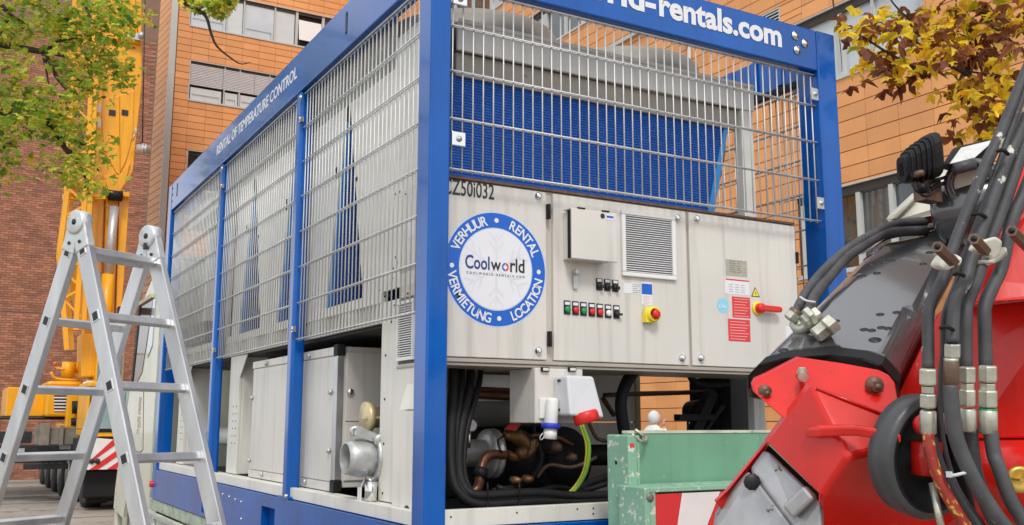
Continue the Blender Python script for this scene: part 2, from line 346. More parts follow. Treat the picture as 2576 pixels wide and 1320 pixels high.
# plain faces where the cladding is outside every view
# windows on the right facade
def winR(y0,y1,z0,z1,mull,panes,label=None):
    d=.14; f=MB(); f.box((FX+.02,y0,z0),(FX+d,y1,z0+.05)); f.box((FX-.03,y0-.03,z0-.05),(FX+d,y1+.03,z0-.003)); f.box((FX+d-.05,y0,z1-.16),(FX+d,y1,z1))
    for y,wd in mull: f.box((FX+.03,y-wd/2,z0+.051),(FX+d+.01,y+wd/2,z1-.161))
    f.box((FX-.02,y0-.03,z1+.003),(FX+.05,y1+.03,z1+.035))
    o=B(f,'window',WFRAME,tb,bevel=.004)
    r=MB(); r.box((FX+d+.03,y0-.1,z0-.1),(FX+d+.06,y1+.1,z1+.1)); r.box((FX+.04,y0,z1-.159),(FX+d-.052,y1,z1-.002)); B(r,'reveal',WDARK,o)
    for (a,c,M,zt) in panes:
        p=MB(); p.box((FX+d-.02,a,z0+.052),(FX+d-.008,c,zt if zt else z1-.162)); B(p,'pane',M,o)
winR(7.4,10.76,4.62,6.28,[(10.62,.16),(10.36,.12),(9.98,.1),(9.22,.1),(8.45,.1),(7.45,.1)],[(10.42,10.54,GLASSB,0),(10.03,10.3,GLASSW,0),(9.27,9.93,GLASSW,0),(8.5,9.17,GLASSW,0),(7.5,8.4,GLASSW,0)])
winR(7.46,10.76,8.53,10.03,[(9.42,.1),(8.63,.03),(7.5,.06),(8.6,.01)],[(9.47,10.7,SASH,0),(8.65,9.37,GLASSB,0),(7.53,8.61,GLASSB,0)])
winR(17.9,21.75,13.02,14.28,[(20.75,.25),(19.6,.08),(18.7,.08),(17.95,.08),(21.7,.08)],[(20.9,21.65,SASH,0),(19.64,20.6,GLASSW,0),(18.74,19.55,GLASSW,0),(18,18.65,GLASSB,0)])
winR(23.3,31,15.5,17,[(24.2,.2),(25.6,.08),(27,.2),(28.5,.08),(30,.1),(23.35,.08)],[(23.4,24.1,GLASSB,0),(24.3,25.55,GLASSW,0),(25.65,26.9,GLASSW,0),(27.1,28.4,GLASSW,0),(28.55,30.9,GLASSB,0)])
winR(-6,3,4.62,6.28,[(-3,.1),(0,.1)],[(-5.9,-3.1,GLASSW,0),(-2.9,-.1,GLASSW,0),(.1,2.9,GLASSW,0)])
winR(-6,3,8.53,10.03,[(-3,.1),(0,.1)],[(-5.9,-3.1,GLASSB,0),(-2.9,-.1,GLASSB,0),(.1,2.9,GLASSB,0)])
v=MB(); v.box((FX+.0,11.0,10.24),(FX+.03,11.56,10.27)); v.box((FX,11,10.59),(FX+.03,11.56,10.62)); v.box((FX,11,10.275),(FX+.03,11.03,10.585)); v.box((FX,11.53,10.275),(FX+.03,11.56,10.585))
for k in range(4):
    z=10.30+k*.075; v.hexa([(FX,11.03,z),(FX+.05,11.03,z+.03),(FX+.05,11.53,z+.03),(FX,11.53,z),(FX,11.03,z+.03),(FX+.05,11.03,z+.05),(FX+.05,11.53,z+.05),(FX,11.53,z+.03)])
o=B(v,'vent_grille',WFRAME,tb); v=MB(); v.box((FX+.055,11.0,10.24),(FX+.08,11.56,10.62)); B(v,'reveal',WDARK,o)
v=MB(); v.box((FX-.09,13.95,11.76),(FX-.003,37.4,11.86)); B(v,'ledge',WFRAME,tb)
v=MB(); v.cyl((FX-.06,13.94,0),(FX-.06,13.94,12.6),.05,10); B(v,'drainpipe',WFRAME,tb)
# windows on the left facade
def winL(x0,x1,z0,z1,cols,blind=None,M0=SASH):
    f=MB(); f.box((x0,FY+.02,z0),(x1,FY+.15,z0+.05)); f.box((x0-.03,FY-.04,z0-.05),(x1,FY+.16,z0-.004)); f.box((x0-.04,FY-.02,z0),(x0-.001,FY+.16,z1)); f.box((x0-.03,FY-.02,z1+.003),(x1,FY+.05,z1+.04))
    for x,wd in cols: f.box((x-wd/2,FY+.04,z0+.051),(x+wd/2,FY+.16,z1))
    o=B(f,'window',WFRAME,tb)
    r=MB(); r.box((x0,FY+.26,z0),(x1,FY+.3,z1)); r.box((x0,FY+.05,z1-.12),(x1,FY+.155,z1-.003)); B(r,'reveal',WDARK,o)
    return o
o=winL(6.2,13.3,15.06,16.78,[(7.65,.05),(8.3,.06),(9.6,.05),(10.3,.05),(11.6,.05)])
for a,c,M in [(6.26,7.55,SASH),(7.7,8.24,SASH),(8.36,9.55,SASH),(9.66,10.26,SASH),(10.36,11.54,GLASSB),(11.66,13.2,SASH)]:
    p=MB(); p.box((a,FY+.10,15.12),(c,FY+.12,15.66)); B(p,'sash_panel',M,o)
    p=MB(); p.box((a+.06,FY+.06,15.36),(c-.1,FY+.08,15.375)); p.box((c-.12,FY+.06,15.14),(c-.105,FY+.08,15.375)); B(p,'safety_rail',GALV,o)
for k,(a,c) in enumerate([(6.22,7.58),(7.6,8.93),(8.95,10.28),(10.3,11.62),(11.64,13.2)]):
    p=MB()
    for q in range(13): 
        z=15.76+q*.072; p.hexa([(a,FY+.02,z),(c,FY+.02,z),(c,FY+.06,z+.03),(a,FY+.06,z+.03),(a,FY+.02,z+.012),(c,FY+.02,z+.012),(c,FY+.06,z+.042),(a,FY+.06,z+.042)])
    p.box((a,FY+.062,15.75),(c,FY+.067,16.68)); B(p,'blind',BLIND,o)
o=winL(6.08,13.3,18.34,19.98,[(7.62,.05),(8.35,.06),(9.72,.06),(10.72,.12),(11.95,.12),(12.75,.08)])
for a,c,M in [(6.12,7.58,GLASSB),(7.66,8.3,SASH),(8.4,9.68,GLASSB),(9.76,10.62,SASH),(12.03,12.7,GLASSW),(12.8,13.25,GLASSW)]:
    p=MB(); p.box((a,FY+.10,18.4),(c,FY+.12,19.85)); B(p,'sash_panel',M,o)
    if M is GLASSB:
        p=MB(); p.box((a+.06,FY+.06,18.72),(c-.1,FY+.08,18.735)); p.box((c-.12,FY+.06,18.42),(c-.105,FY+.08,18.735)); B(p,'safety_rail',GALV,o)
p=MB(); p.hexa([(10.8,FY-.12,18.62),(11.86,FY-.12,18.62),(11.86,FY-.09,18.62),(10.8,FY-.09,18.62),(10.8,FY+.06,19.62),(11.86,FY+.06,19.62),(11.86,FY+.09,19.62),(10.8,FY+.09,19.62)]); B(p,'tilted_sash',WHITEP,o,label='white sash tilted open')
o=winL(6.3,13.3,11.2,12.86,[(7.7,.06),(9.2,.06)])
p=MB()
for q in range(20): p.box((6.33,FY+.05,11.25+q*.08),(13.2,FY+.09,11.275+q*.08))
B(p,'blind',WDARK,o,label='dark lowered blind')
# corner profile and the angled end wall
c0=Vector((5.3,FY,0)); sd2=Vector((-.10407,.99457,0)).normalized(); nrm=Vector((-sd2.y,sd2.x,0))
b=MB(); b.box((5.3,FY-.03,0),(5.56,FY+.1,24)); B(b,'corner_profile',WFRAME,tb)
b=MB(); b.prism([c0-nrm*.03,c0+sd2*9-nrm*.03,c0+sd2*9+Vector((.5,0,0)),c0+Vector((.3,.1,0))],(0,0,24)); B(b,'end_wall',TERRAJ,tb)
m_=MB(); m_.prism([Vector((0,0,-.138)),sd2*8.9+Vector((0,0,-.138)),sd2*8.9-nrm*.02+Vector((0,0,-.138)),-nrm*.02+Vector((0,0,-.138))],(0,0,.276)); me=m_.mesh('long_panel',TERRA)
k=0
while k*.302<24:
    put('long_panel',me,c0+Vector((0,.02,k*.302+.15)),tb); k+=1
# ---------------------------------------------------------------- brick building
bb=thing('brick_building','windowless dark red brick wall rising behind the yellow mobile crane','building',(.6,29,0))
WY=29.0; b=MB(); b.box((-2.3,WY+.012,0),(3.5,WY+8,20)); B(b,'wall',MORTAR,bb)
bl,bh=.21,.062; pl_,ph_=.22,.0725; nb=[]; row=0; z=0.01
while z<14:
    if 4.83<z<4.90: z+=.05
    off=(row%2)*.11+(.02*R_())
    x=-2.28+off
    while x+bl<3.5:
        nb.append((x,z)); x+=pl_
    z+=ph_; row+=1
vb=[q for q in nb if inframe((q[0]+.1,WY,q[1]+.03),-5) and proj((q[0],WY,q[1]))[1]>430]
vb.sort(key=lambda q:(Vector((q[0],WY,q[1]))-CAM).length); sel=set(vb[:300])
m_=MB(); m_.box((-bl/2,0,-bh/2),(bl/2,.04,bh/2)); me=m_.mesh('brick',BRICKM); rest=MB()
for q in nb:
    t=.004*R_()
    if q in sel: put('brick',me,(q[0]+bl/2,WY-.002-t,q[1]+bh/2),bb)
    else:
        x,z=q; y0=WY-.002-t; rest.add([(x,y0,z),(x+bl,y0,z),(x+bl,y0,z+bh),(x,y0,z+bh),(x,WY+.02,z),(x+bl,WY+.02,z),(x+bl,WY+.02,z+bh),(x,WY+.02,z+bh)],[(0,1,2,3),(0,4,5,1),(1,5,6,2),(2,6,7,3),(3,7,4,0)])
B(rest,'brickwork',BRICKM,bb,kind='stuff',fix=False)
# dark window slot high on the brick wall
# ================================================================ CHILLER IN ITS BLUE LIFTING FRAME
ch=thing('rental_chiller','beige chiller inside a blue steel frame with wire mesh sides, on the flatbed truck','chiller',(1.2,2.9,1.03))
W_,L_=2.43,5.73; ZB,ZT=1.03,3.853
def post(x0,x1,y0,y1,name='corner_post',z0=ZB,z1=ZT): 
    m_=MB(); m_.box((x0,y0,z0),(x1,y1,z1)); return B(m_,name,BLUE,ch,bevel=.009,seg=3)
p1=post(0,.094,0,.124); post(2.292,2.432,0,.15,z1=3.80); p3_=post(0,.12,5.58,5.73); post(2.30,2.432,5.58,5.73)
def midpost(y,x=0.0):
    m_=MB(); m_.box((x+.004,y,1.285),(x+.08,y+.088,3.598)); o=B(m_,'middle_post',BLUE,ch,bevel=.018,seg=4)
    q=MB(); q.box((x-.002,y-.05,1.2815),(x+.1,y+.14,1.295)); B(q,'base_plate',BLUE,o)
    q=MB()
    for z in (1.30,3.55): q.sphere((x-.002,y-.02,z),.012,8,4)
    for z in (2.19,3.4):
        q.box((x-.005,y-.04,z),(x+.012,y-.002,z+.03)); q.cyl((x-.012,y-.03,z+.015),(x-.004,y-.03,z+.015),.012,8)
    B(q,'clamp_bolt',CHROME,o)
for y in (1.788,3.655): midpost(y)
for y in (1.9,3.7): midpost(y,W_-.085)
m_=MB(); m_.box((.002,.126,3.60),(.085,5.578,ZT)); tbL=B(m_,'top_beam',BLUE,ch,bevel=.006)
m_=MB(); m_.box((.096,.002,3.568),(2.29,.085,3.797)); tbF=B(m_,'top_beam',BLUE,ch,bevel=.006)
m_=MB(); m_.box((2.34,.152,3.568),(2.43,5.578,3.797)); tbR=B(m_,'top_beam',BLUE,ch,bevel=.006)
m_=MB(); m_.box((.122,5.64,3.60),(2.298,5.728,3.80)); B(m_,'top_beam',BLUE,ch,bevel=.006)
# stiffener ribs and rubber strip inside the right beam
m_=MB()
for k in range(26): m_.box((2.325,.3+k*.2,3.59),(2.339,.34+k*.2,3.79))
B(m_,'stiffener',BLUE,tbR)
m_=MB(); m_.box((2.3,.16,3.535),(2.335,5.5,3.566)); B(m_,'rubber_strip',BLACK,tbR)
# slots and bolts
m_=MB()
for (y,z) in ((1.05,3.74),(5.35,3.745)): m_.box((-.0005,y-.012,z-.05),(.004,y+.012,z+.05)); m_.cyl((-.0006,y,z+.05),(.004,y,z+.05),.012,10); m_.cyl((-.0006,y,z-.05),(.004,y,z-.05),.012,10)
for z in (3.68,3.74,3.80): m_.cyl((-.001,5.56,z),(.004,5.56,z),.009,8)
B(m_,'lifting_slot',INK,tbL)
for (x,z) in ((2.13,3.735),(2.20,3.705),(2.14,3.655)):
    m_=MB(); m_.sphere((x,-.001,z),.019,12,6,(1,.6,1)); m_.cyl((x,.001,z),(x,-.004,z),.024,12); B(m_,'bolt',CHROME,tbF)
def textfit(mb,txt,pl,right,up,width,height,bold=0,ext=.0008,space=1):
    t=MB(); t.text(txt,(0,0,0),(1,0,0),(0,1,0),1,bold,0.001,space=space)
    xs=[v.x for v in t.v]; ys=[v.y for v in t.v]; w0=max(xs)-min(xs); h0=max(ys)
    r=Vector(right).normalized(); u=Vector(up).normalized(); n_=r.cross(u); o=len(mb.v)
    for v in t.v: mb.v.append(Vector(pl)+r*((v.x-min(xs))*width/w0)+u*(v.y*height/h0)+n_*(ext if v.z>0 else -ext*.2))
    for f in t.f: mb.f.append([o+i for i in f]); mb.m.append(mb.mi); mb.sm.append(False)
    return mb
XR,ZU,YL=(1,0,0),(0,0,1),(0,-1,0)
a=PY(1659,60,0); b=PY(1967,118,0)
wd=b.x-a.x; full=wd*20/10.3
m_=MB(); textfit(m_,'rentals.com',(b.x-wd,.0,b.z+.003),XR,ZU,wd,.118,bold=.035); 
textfit(m_,'coolworld-',(b.x-wd-.93,.0,b.z+.003),XR,ZU,.91,.118,bold=.035)
B(m_,'lettering',STICKW,tbF,fix=False)
a=PX(545,378,0); b=PX(746,190,0)
m_=MB(); textfit(m_,'RENTAL OF TEMPERATURE CONTROL',(.002,a.y,3.705),YL,ZU,a.y-b.y,.075,bold=.02); B(m_,'lettering',STICKW,tbL,fix=False)
# bottom beams
m_=MB(); 
ys=[.126,1.98,2.25,3.5,3.77,5.578]
for i in (0,2,4): m_.box((.002,ys[i],ZB),(.09,ys[i+1],1.28))
for i in (1,3): m_.box((.002,ys[i],1.215),(.09,ys[i+1],1.28)); m_.box((.05,ys[i],ZB+.01),(.09,ys[i+1],1.214)); m_.box((.002,ys[i],ZB),(.048,ys[i+1],ZB+.03))
bL=B(m_,'bottom_beam',BLUE,ch)
m_=MB(); m_.box((.096,.004,ZB),(2.29,.09,1.282)); B(m_,'bottom_beam',BLUE,ch,bevel=.005)
m_=MB(); m_.box((2.34,.152,ZB),(2.43,5.578,1.28)); B(m_,'bottom_beam',BLUE,ch,bevel=.005)
m_=MB(); m_.box((.122,5.64,ZB),(2.298,5.728,1.28)); B(m_,'bottom_beam',BLUE,ch)
m_=MB()
for (px,py) in ((560,1243),(576,1249),(591,1256),(606,1262),(606,1305)):
    p=PX(px,py,0); m_.cyl((-.003,p.y,p.z),(.004,p.y,p.z),.009,8)
B(m_,'bolt',CHROME,bL)
# ---- mesh panels
def wires(y0,y1,z0,z1,x,axis,zs,name='mesh_panel',step=.05,lead=None):
    m_=MB()
    for z in zs:
        for off in (-.0075,.0075):
            if axis=='x': m_.cyl((y0,x+off,z),(y1,x+off,z),.004,5)
            else: m_.cyl((x+off,y0,z),(x+off,y1,z),.004,5)
    o=B(m_,name,WIRE,ch)
    v=MB(); v.cyl((0,0,-(z1-z0)/2),(0,0,(z1-z0)/2),.0036,5); me=v.mesh('vertical_wire',WIRE)
    u=(lead if lead is not None else y0)+.012
    while u<y1-.005:
        put('vertical_wire',me,(u,x,(z0+z1)/2) if axis=='x' else (x,u,(z0+z1)/2),o); u+=step
    return o
def zl(z0,z1,n): return [z0+(z1-z0)*i/(n-1) for i in range(n)]
wires(.10,2.288,2.735,3.56,.035,'x',[2.745,2.965,3.175,3.378,3.552],lead=.105)
ZS=zl(2.15,3.578,8)
wires(.128,1.775,2.14,3.585,.03,'y',ZS); wires(1.89,3.64,2.14,3.585,.03,'y',ZS); wires(3.76,5.56,2.14,3.585,.03,'y',ZS)
wires(.2,1.88,2.14,3.54,2.385,'y',zl(2.15,3.535,8)); wires(2.0,3.68,2.14,3.54,2.385,'y',zl(2.15,3.535,8)); wires(3.8,5.5,2.14,3.54,2.385,'y',zl(2.15,3.535,8))
for (px,py,wpx,hpx) in ((1151,351,38,36),(1155,0,40,32),(2046,238,24,32),(2061,512,26,30)):
    c=PY(px,py,.02)
    s_=4.2/2458 if px<1500 else 5.2/2458
    m_=MB(); m_.box((c.x-wpx*s_/2,.006,c.z-hpx*s_/2),(c.x+wpx*s_/2,.014,c.z+hpx*s_/2)); o=B(m_,'clamp_plate',CHROME if px<1500 else GALV,ch,bevel=.003)
    m_=MB(); m_.cyl((c.x,.013,c.z),(c.x,-.004,c.z),.01,6); m_.cyl((c.x,.0135,c.z),(c.x,.004,c.z),.014,12); B(m_,'bolt',GALV,o)
COWL=mat('shade darkened weathered cowl',(.32,.30,.255),.5,0,.1,4,spots=(.2,.17,.13,14),spotlim=.68)  # base darkened to paint the cowls in shade; spots are wear
X1_=.10
# ---- fan deck
m_=MB(); m_.hexa([(.25,.25,3.372),(2.06,.25,3.372),(2.06,.27,3.372),(.25,.27,3.372),(.25,.25,3.512),(2.06,.25,3.512),(2.06,.27,3.512),(.25,.27,3.512)])
m_.box((.10,.27,3.50),(2.06,5.3,3.515)); m_.box((.10,.272,3.372),(.115,5.3,3.499)); m_.box((2.045,.272,3.372),(2.06,5.3,3.499)); m_.box((.115,5.28,3.372),(2.045,5.3,3.499))
deck=B(m_,'fan_deck',BEIGE2,ch,bevel=.003)
m_=MB(); m_.box((.26,.285,3.262),(1.99,.31,3.371)); B(m_,'recess_panel',mat('shaded recess beige',(.36,.33,.28),.6,0,.08,6,spots=(.2,.17,.13,20),spotlim=.66),deck)  # deck beige darkened, the overhang's shade is in the colour
m_=MB(); m_.box((.25,.235,3.50),(2.05,.249,3.516)); B(m_,'drip_edge',BEIGE2,deck)
for k in range(6):
    for x in (.56,1.50):
        y=.72+k*.86
        m_=MB(); m_.lathe((x,y,0),(0,0,1),[(3.516,.46),(3.55,.455),(3.60,.44),(3.625,.44),(3.63,.43),(3.625,.42),(3.52,.42)],36,cap=False)
        if k<0: pass
        o=B(m_,'fan_cowl',COWL,ch)
        q=MB()
        for rr in (.1,.18,.26,.34,.41): q.lathe((x,y,3.622),(0,0,1),[(0,rr),(.004,rr+.004),(0,rr+.008),(-.004,rr+.004),(0,rr)],28,cap=False)
        for a in range(8): q.bar((x,y,3.62),(x+.42*math.cos(a*math.pi/4),y+.42*math.sin(a*math.pi/4),3.62),.006,.006)
        B(q,'fan_guard',DARK,o)
        if k<2:
            q=MB()
            for a in range(5):
                t=a*2*math.pi/5; u=Vector((math.cos(t),math.sin(t),0)); w2=Vector((-u.y,u.x,0)); c=Vector((x,y,3.55))
                q.add([c+u*.08-w2*.04+Vector((0,0,-.02)),c+u*.4-w2*.09+Vector((0,0,-.03)),c+u*.4+w2*.09+Vector((0,0,.03)),c+u*.08+w2*.04+Vector((0,0,.02))],[(0,1,2,3)])
            q.cyl((x,y,3.5),(x,y,3.6),.09,14); B(q,'fan_blades',DARK,o,fix=False)
# corner column carrying the deck on the right
m_=MB(); m_.box((1.965,.255,2.732),(2.03,.31,3.37)); m_.box((2.031,.26,2.732),(2.055,.3,3.37)); B(m_,'deck_column',BEIGE2,ch,bevel=.003)
m_=MB(); m_.box((1.97,4.9,2.3),(2.05,5.0,3.37)); B(m_,'deck_column',BEIGE2,ch,bevel=.003)
m_=MB(); m_.box((X1_,.62,3.374),(X1_+.012,4.0,3.66)); B(m_,'side_fascia',mat('shade streaked fascia',(.40,.38,.33),.6,0,.12,4,streak=.55),ch)  # dark tone and streaks paint the shade between the wires
m_=MB(); m_.box((X1_+.013,.62,3.52),(X1_+.4,5.2,3.53)); B(m_,'roof_sheet',BEIGE2,ch)
# front coil
m_=MB(); m_.hexa([(.10,.34,2.735),(1.76,.34,2.735),(1.76,.37,2.735),(.10,.37,2.735),(.10,.30,3.262),(1.875,.30,3.262),(1.875,.33,3.262),(.10,.33,3.262)]); B(m_,'front_coil',FIN,ch)
m_=MB(); m_.hexa([(1.762,.335,2.735),(1.81,.335,2.735),(1.81,.375,2.735),(1.762,.375,2.735),(1.877,.295,3.262),(1.905,.295,3.262),(1.905,.335,3.262),(1.877,.335,3.262)]); o=B(m_,'coil_frame',LBLUE,ch)
m_=MB(); m_.tube([(1.80,.36,2.74),(1.84,.36,2.9),(1.90,.36,3.05),(1.93,.36,3.2)],.012,8,3); m_.box((1.77,.33,2.82),(1.80,.345,2.85)); B(m_,'coil_pipe',RUSTY,ch)
m_=MB(); m_.bar((1.80,.4,2.735),(1.86,.42,3.2),.03,.03); B(m_,'coil_frame',LBLUE,ch)
m_=MB(); m_.box((.10,.18,2.735),(1.75,.335,2.742)); B(m_,'drip_tray',BEIGEB,ch)
# ---- V coil bank, left side
X1=.10; zb,zt=2.30,3.372
gaps=[1.25,2.165,3.08]
def panel(poly,name='end_panel'):
    m_=MB(); m_.prism([(X1,y,z) for y,z in poly],(.012,0,0)); return B(m_,name,BEIGE2,ch,bevel=.0015)
hw=.30
edges=[.15]+gaps+[3.995]
for i in range(len(edges)-1):
    a,b=edges[i],edges[i+1]
    la=a if i==0 else a-.03; lb=a if i==0 else a+hw-.02
    ra=b+.03 if i<len(edges)-2 else b; rb=b-hw+.02 if i<len(edges)-2 else b
    if i==0: panel([(a,zb),(.33,zb),(.335,2.72),(.35,zb),(rb,zb),(b-.02,zt),(a,zt)])
    elif i==len(edges)-2: panel([(a+.02,zt),(a+hw-.02,zb),(a+hw+.16,zb),(a+hw+.12,zt)])
    else:
        mid=(a+b)/2
        panel([(a+.02,zt),(a+hw-.02,zb),(mid-.004,zb),(mid-.004,zt)]); panel([(mid+.004,zt),(mid+.004,zb),(b-hw+.02,zb),(b-.02,zt)])
for c in gaps:
    for s in (-1,1):
        m_=MB(); m_.hexa([(X1+.03,c+s*(hw-.06),zb),(1.95,c+s*(hw-.06),zb),(1.95,c+s*hw,zb),(X1+.03,c+s*hw,zb),(X1+.03,c+s*.0,3.36),(1.95,c+s*.0,3.36),(1.95,c+s*.06,3.36),(X1+.03,c+s*.06,3.36)]); co_=B(m_,'coil_bank',FIN,ch)
        m_=MB(); m_.hexa([(X1+.012,c+s*(hw-.035),zb),(X1+.05,c+s*(hw-.035),zb),(X1+.05,c+s*hw,zb),(X1+.012,c+s*hw,zb),(X1+.012,c+s*.0,3.37),(X1+.05,c+s*.0,3.37),(X1+.05,c+s*.035,3.37),(X1+.012,c+s*.035,3.37)]); B(m_,'coil_edge',LBLUE,co_)
    for a_,b_,q_ in (((X1+.005,c-.17,2.93),(X1+.005,c-.06,2.93),.018),((X1+.004,c+.13,3.0),(X1+.004,c+.15,3.06),.03),((X1+.004,c-.02,3.28),(X1+.004,c,3.36),.04)): m_=MB(); m_.bar(a_,b_,.02,q_); B(m_,'coil_bracket',BLACK,ch)
m_=MB()
for (px,py) in ((995,488),(1006,482),(1021,488),(995,647),(1000,660),(990,675),(988,700),(968,745),(980,743),(955,730),(992,768),(998,766)):
    p=PX(px,py,X1); m_.cyl((X1-.002,p.y,p.z),(X1+.003,p.y,p.z),.005,6)
B(m_,'screw',INK,ch)
m_=MB(); a=PX(1035,575,X1); m_.box((X1-.0015,a.y-.03,a.z-.04),(X1+.001,a.y+.03,a.z+.04)); B(m_,'sticker',STICKW,ch)
m_=MB(); m_.box((.55,3.5,2.3),(.58,5.3,3.36)); m_.box((.581,3.55,2.3),(1.9,3.58,3.36)); B(m_,'rear_casing',mat('dull grey casing',(.13,.135,.13),.6,0,.3,3,spots=(.3,.3,.27,9),spotlim=.6),ch)
for y_ in (3.62,4.15,4.7): m_=MB(); m_.box((.16,y_,2.30),(.24,y_+.07,3.37)); B(m_,'deck_column',BEIGE2,ch,bevel=.003)
m_=MB(); m_.cyl((.3,3.85,2.35),(.3,3.85,3.25),.035,10); m_.cyl((.33,4.0,2.6),(.33,4.0,3.3),.02,8); B(m_,'coil_pipe',LBLUE,ch)
# pipework at the far end, seen through the third mesh panel
m_=MB(); m_.tube([(.35,4.5,3.3),(.35,4.5,2.75),(.35,4.62,2.6),(.35,5.1,2.5)],.03,8,4); B(m_,'copper_pipe',COPPER,ch); m_=MB(); m_.tube([(.3,3.55,2.6),(.2,3.3,2.55),(.2,3.0,2.42)],.022,8,4); B(m_,'copper_pipe',COPPER,ch)
m_=MB(); m_.cyl((.3,4.75,2.3),(.3,4.75,3.2),.05,10); m_.cyl((.45,5.2,2.2),(.45,5.2,3.3),.06,10); B(m_,'receiver',BEIGE2,ch)
m_=MB(); m_.cyl((.28,4.62,2.5),(.28,4.62,3.1),.025,8); B(m_,'filter_drier',LBLUE,ch)
m_=MB(); m_.box((.5,4.5,2.3),(1.6,4.9,3.2)); m_.box((.3,4.95,2.3),(.36,5.0,3.37)); m_.box((.12,4.5,2.34),(.5,5.3,2.5)); B(m_,'compressor_housing',mat('dark grey casing',(.09,.09,.095),.5,.2,.2,5),ch)
# sill with slotted grille
m_=MB(); m_.box((X1-.005,.72,2.25),(X1+.02,5.25,2.30)); m_.box((X1-.003,.72,2.155),(X1+.02,5.25,2.178)); 
y=.72
while y<5.2: m_.box((X1-.002,y,2.1785),(X1+.018,y+.022,2.2495)); y+=.047
for y in (2.1,2.14,3.25,3.29,3.33,4.5): m_.box((X1-.004,y,2.1785),(X1+.02,y+.045,2.2495))
B(m_,'slotted_sill',BEIGE2,ch)
m_=MB(); m_.box((X1+.022,.73,2.16),(X1+.03,5.2,2.29)); m_.box((X1+.03,.8,2.14),(2.0,5.2,2.158)); B(m_,'drip_floor',DARK,ch)
# ---- control cabinet
YC=.12
m_=MB(); m_.box((X1,YC+.001,1.945),(2.175,.52,2.728)); cab=B(m_,'control_cabinet',BEIGEB,ch,bevel=.004)
m_=MB(); m_.box((X1-.004,YC-.004,1.931),(2.18,.525,1.9435)); m_.box((X1-.002,YC-.012,1.945),(2.178,YC-.001,1.962)); B(m_,'bottom_lip',mat('beige sill',(.40,.36,.31),.5),cab,bevel=.003)
m_=MB(); m_.box((X1,YC-.012,2.7285),(2.175,.52,2.74)); B(m_,'top_seal',RUSTY,cab)
def door(x0,x1): 
    m_=MB(); m_.box((x0,YC-.016,1.966),(x1,YC-.001,2.718)); return B(m_,'cabinet_door',BEIGE,ch,bevel=.003)
d1=door(X1,.628); d2=door(.665,1.432); d3=door(1.452,2.17)
YD=YC-.016
def at(px,py,Y=YD): return PY(px,py,Y)
def plate(name,M,par,pts,th=.001,Y=None,bev=0,**kw):
    m_=MB(); P=[at(*p) for p in pts]; Y0=YD if Y is None else Y
    x0=min(p.x for p in P); x1=max(p.x for p in P); z0=min(p.z for p in P); z1=max(p.z for p in P)
    m_.box((x0,Y0-th,z0),(x1,Y0+.0005,z1)); return B(m_,name,M,par,bevel=bev,**kw)
def rect(cx_,cy_,w,h): # centre px, world size
    c=at(cx_,cy_); return c.x-w/2,c.x+w/2,c.z-h/2,c.z+h/2
def rplate(name,M,par,cx_,cy_,w,h,th=.001,bev=0,**kw):
    a,b_,c,d=rect(cx_,cy_,w,h); m_=MB(); m_.box((a,YD-th,c),(b_,YD+.0005,d)); return B(m_,name,M,par,bevel=bev,**kw)
for par,pts in ((d1,((1353,493),(1353,882))),(d2,((1702,548),(1715,900))),(d3,((1752,550),(1762,900)))):
    for (px,py) in pts:
        c=at(px,py); m_=MB(); m_.lathe((c.x,YD,c.z),(0,-1,0),[(0,.017),(.004,.017),(.006,.014),(.014,.013),(.016,.010),(.016,.004)],18); o=B(m_,'door_lock',CHROME,par)
for (px,py) in ((1377,533),(1380,853)):
    c=at(px,py); m_=MB(); m_.box((c.x-.009,YD-.016,c.z-.034),(c.x+.009,YD,c.z+.034)); m_.cyl((c.x,YD-.018,c.z-.034),(c.x,YD-.018,c.z+.034),.006,8); B(m_,'hinge',BLACK,d1,bevel=.002)
for z in (2.55,2.1):
    m_=MB(); m_.box((2.166,YD-.012,z-.03),(2.178,YD,z+.03)); B(m_,'hinge',BLACK,d3)
# CZ50i032
m_=MB(); b=at(1243,503); textfit(m_,'CZ50i032',(b.x-.246,YD,b.z+.002),XR,ZU,.246,.068,bold=.012); B(m_,'unit_number',INK,d1,fix=False)
# round logo
C0=Vector((.372,YD,2.349)); RO=.252
def disc(r0,r1,y,M,name,par,k=64):
    m_=MB(); a=m_.ring((C0.x,y,C0.z),(0,-1,0),r1,k)
    if r0<=0: m_.add(a,[tuple(range(k))])
    else:
        b_=m_.ring((C0.x,y,C0.z),(0,-1,0),r0,k); m_.add(a+b_,[(i,(i+1)%k,k+(i+1)%k,k+i) for i in range(k)])
    return B(m_,name,M,par)
disc(0,RO,YD-.0006,STICKLB if 0 else mat('pale sticker rim',(.5,.6,.8),.4),'sticker_rim',d1); disc(0,RO-.005,YD-.0012,STICKB,'round_sticker',d1); disc(0,.181,YD-.0018,STICKLB if 0 else MATS['pale sticker rim'],'sticker_rim',d1); disc(0,.176,YD-.0024,STICKW,'sticker_centre',d1)
LW={'I':.45,'M':1.25,'N':1.1,'O':1.12,'G':1.1,'U':1.05,'L':.85,'E':.88,'T':.92,'V':1.0,'R':1.0,'H':1.07,'C':.98,'A':1.05}
def arc(m_,txt,mid,bottom,r,size,pitch):
    tot=sum(LW[c] for c in txt)*pitch; a=mid+(tot/2 if not bottom else -tot/2)
    for c in txt:
        w_=LW[c]*pitch; a_=a-w_/2 if not bottom else a+w_/2; t=math.radians(a_)
        rad=Vector((math.cos(t),0,math.sin(t)))
        if bottom: right=Vector((-math.sin(t),0,math.cos(t))); up=-rad; org=C0+rad*(r+size*.36)
        else: right=Vector((math.sin(t),0,-math.cos(t))); up=rad; org=C0+rad*(r-size*.36)
        m_.text(c,Vector((org.x,YD-.002,org.z))-right*0,right,up,size,bold=.018,align='CENTER',ext=.0004,sx=.88)
        a=a-w_ if not bottom else a+w_
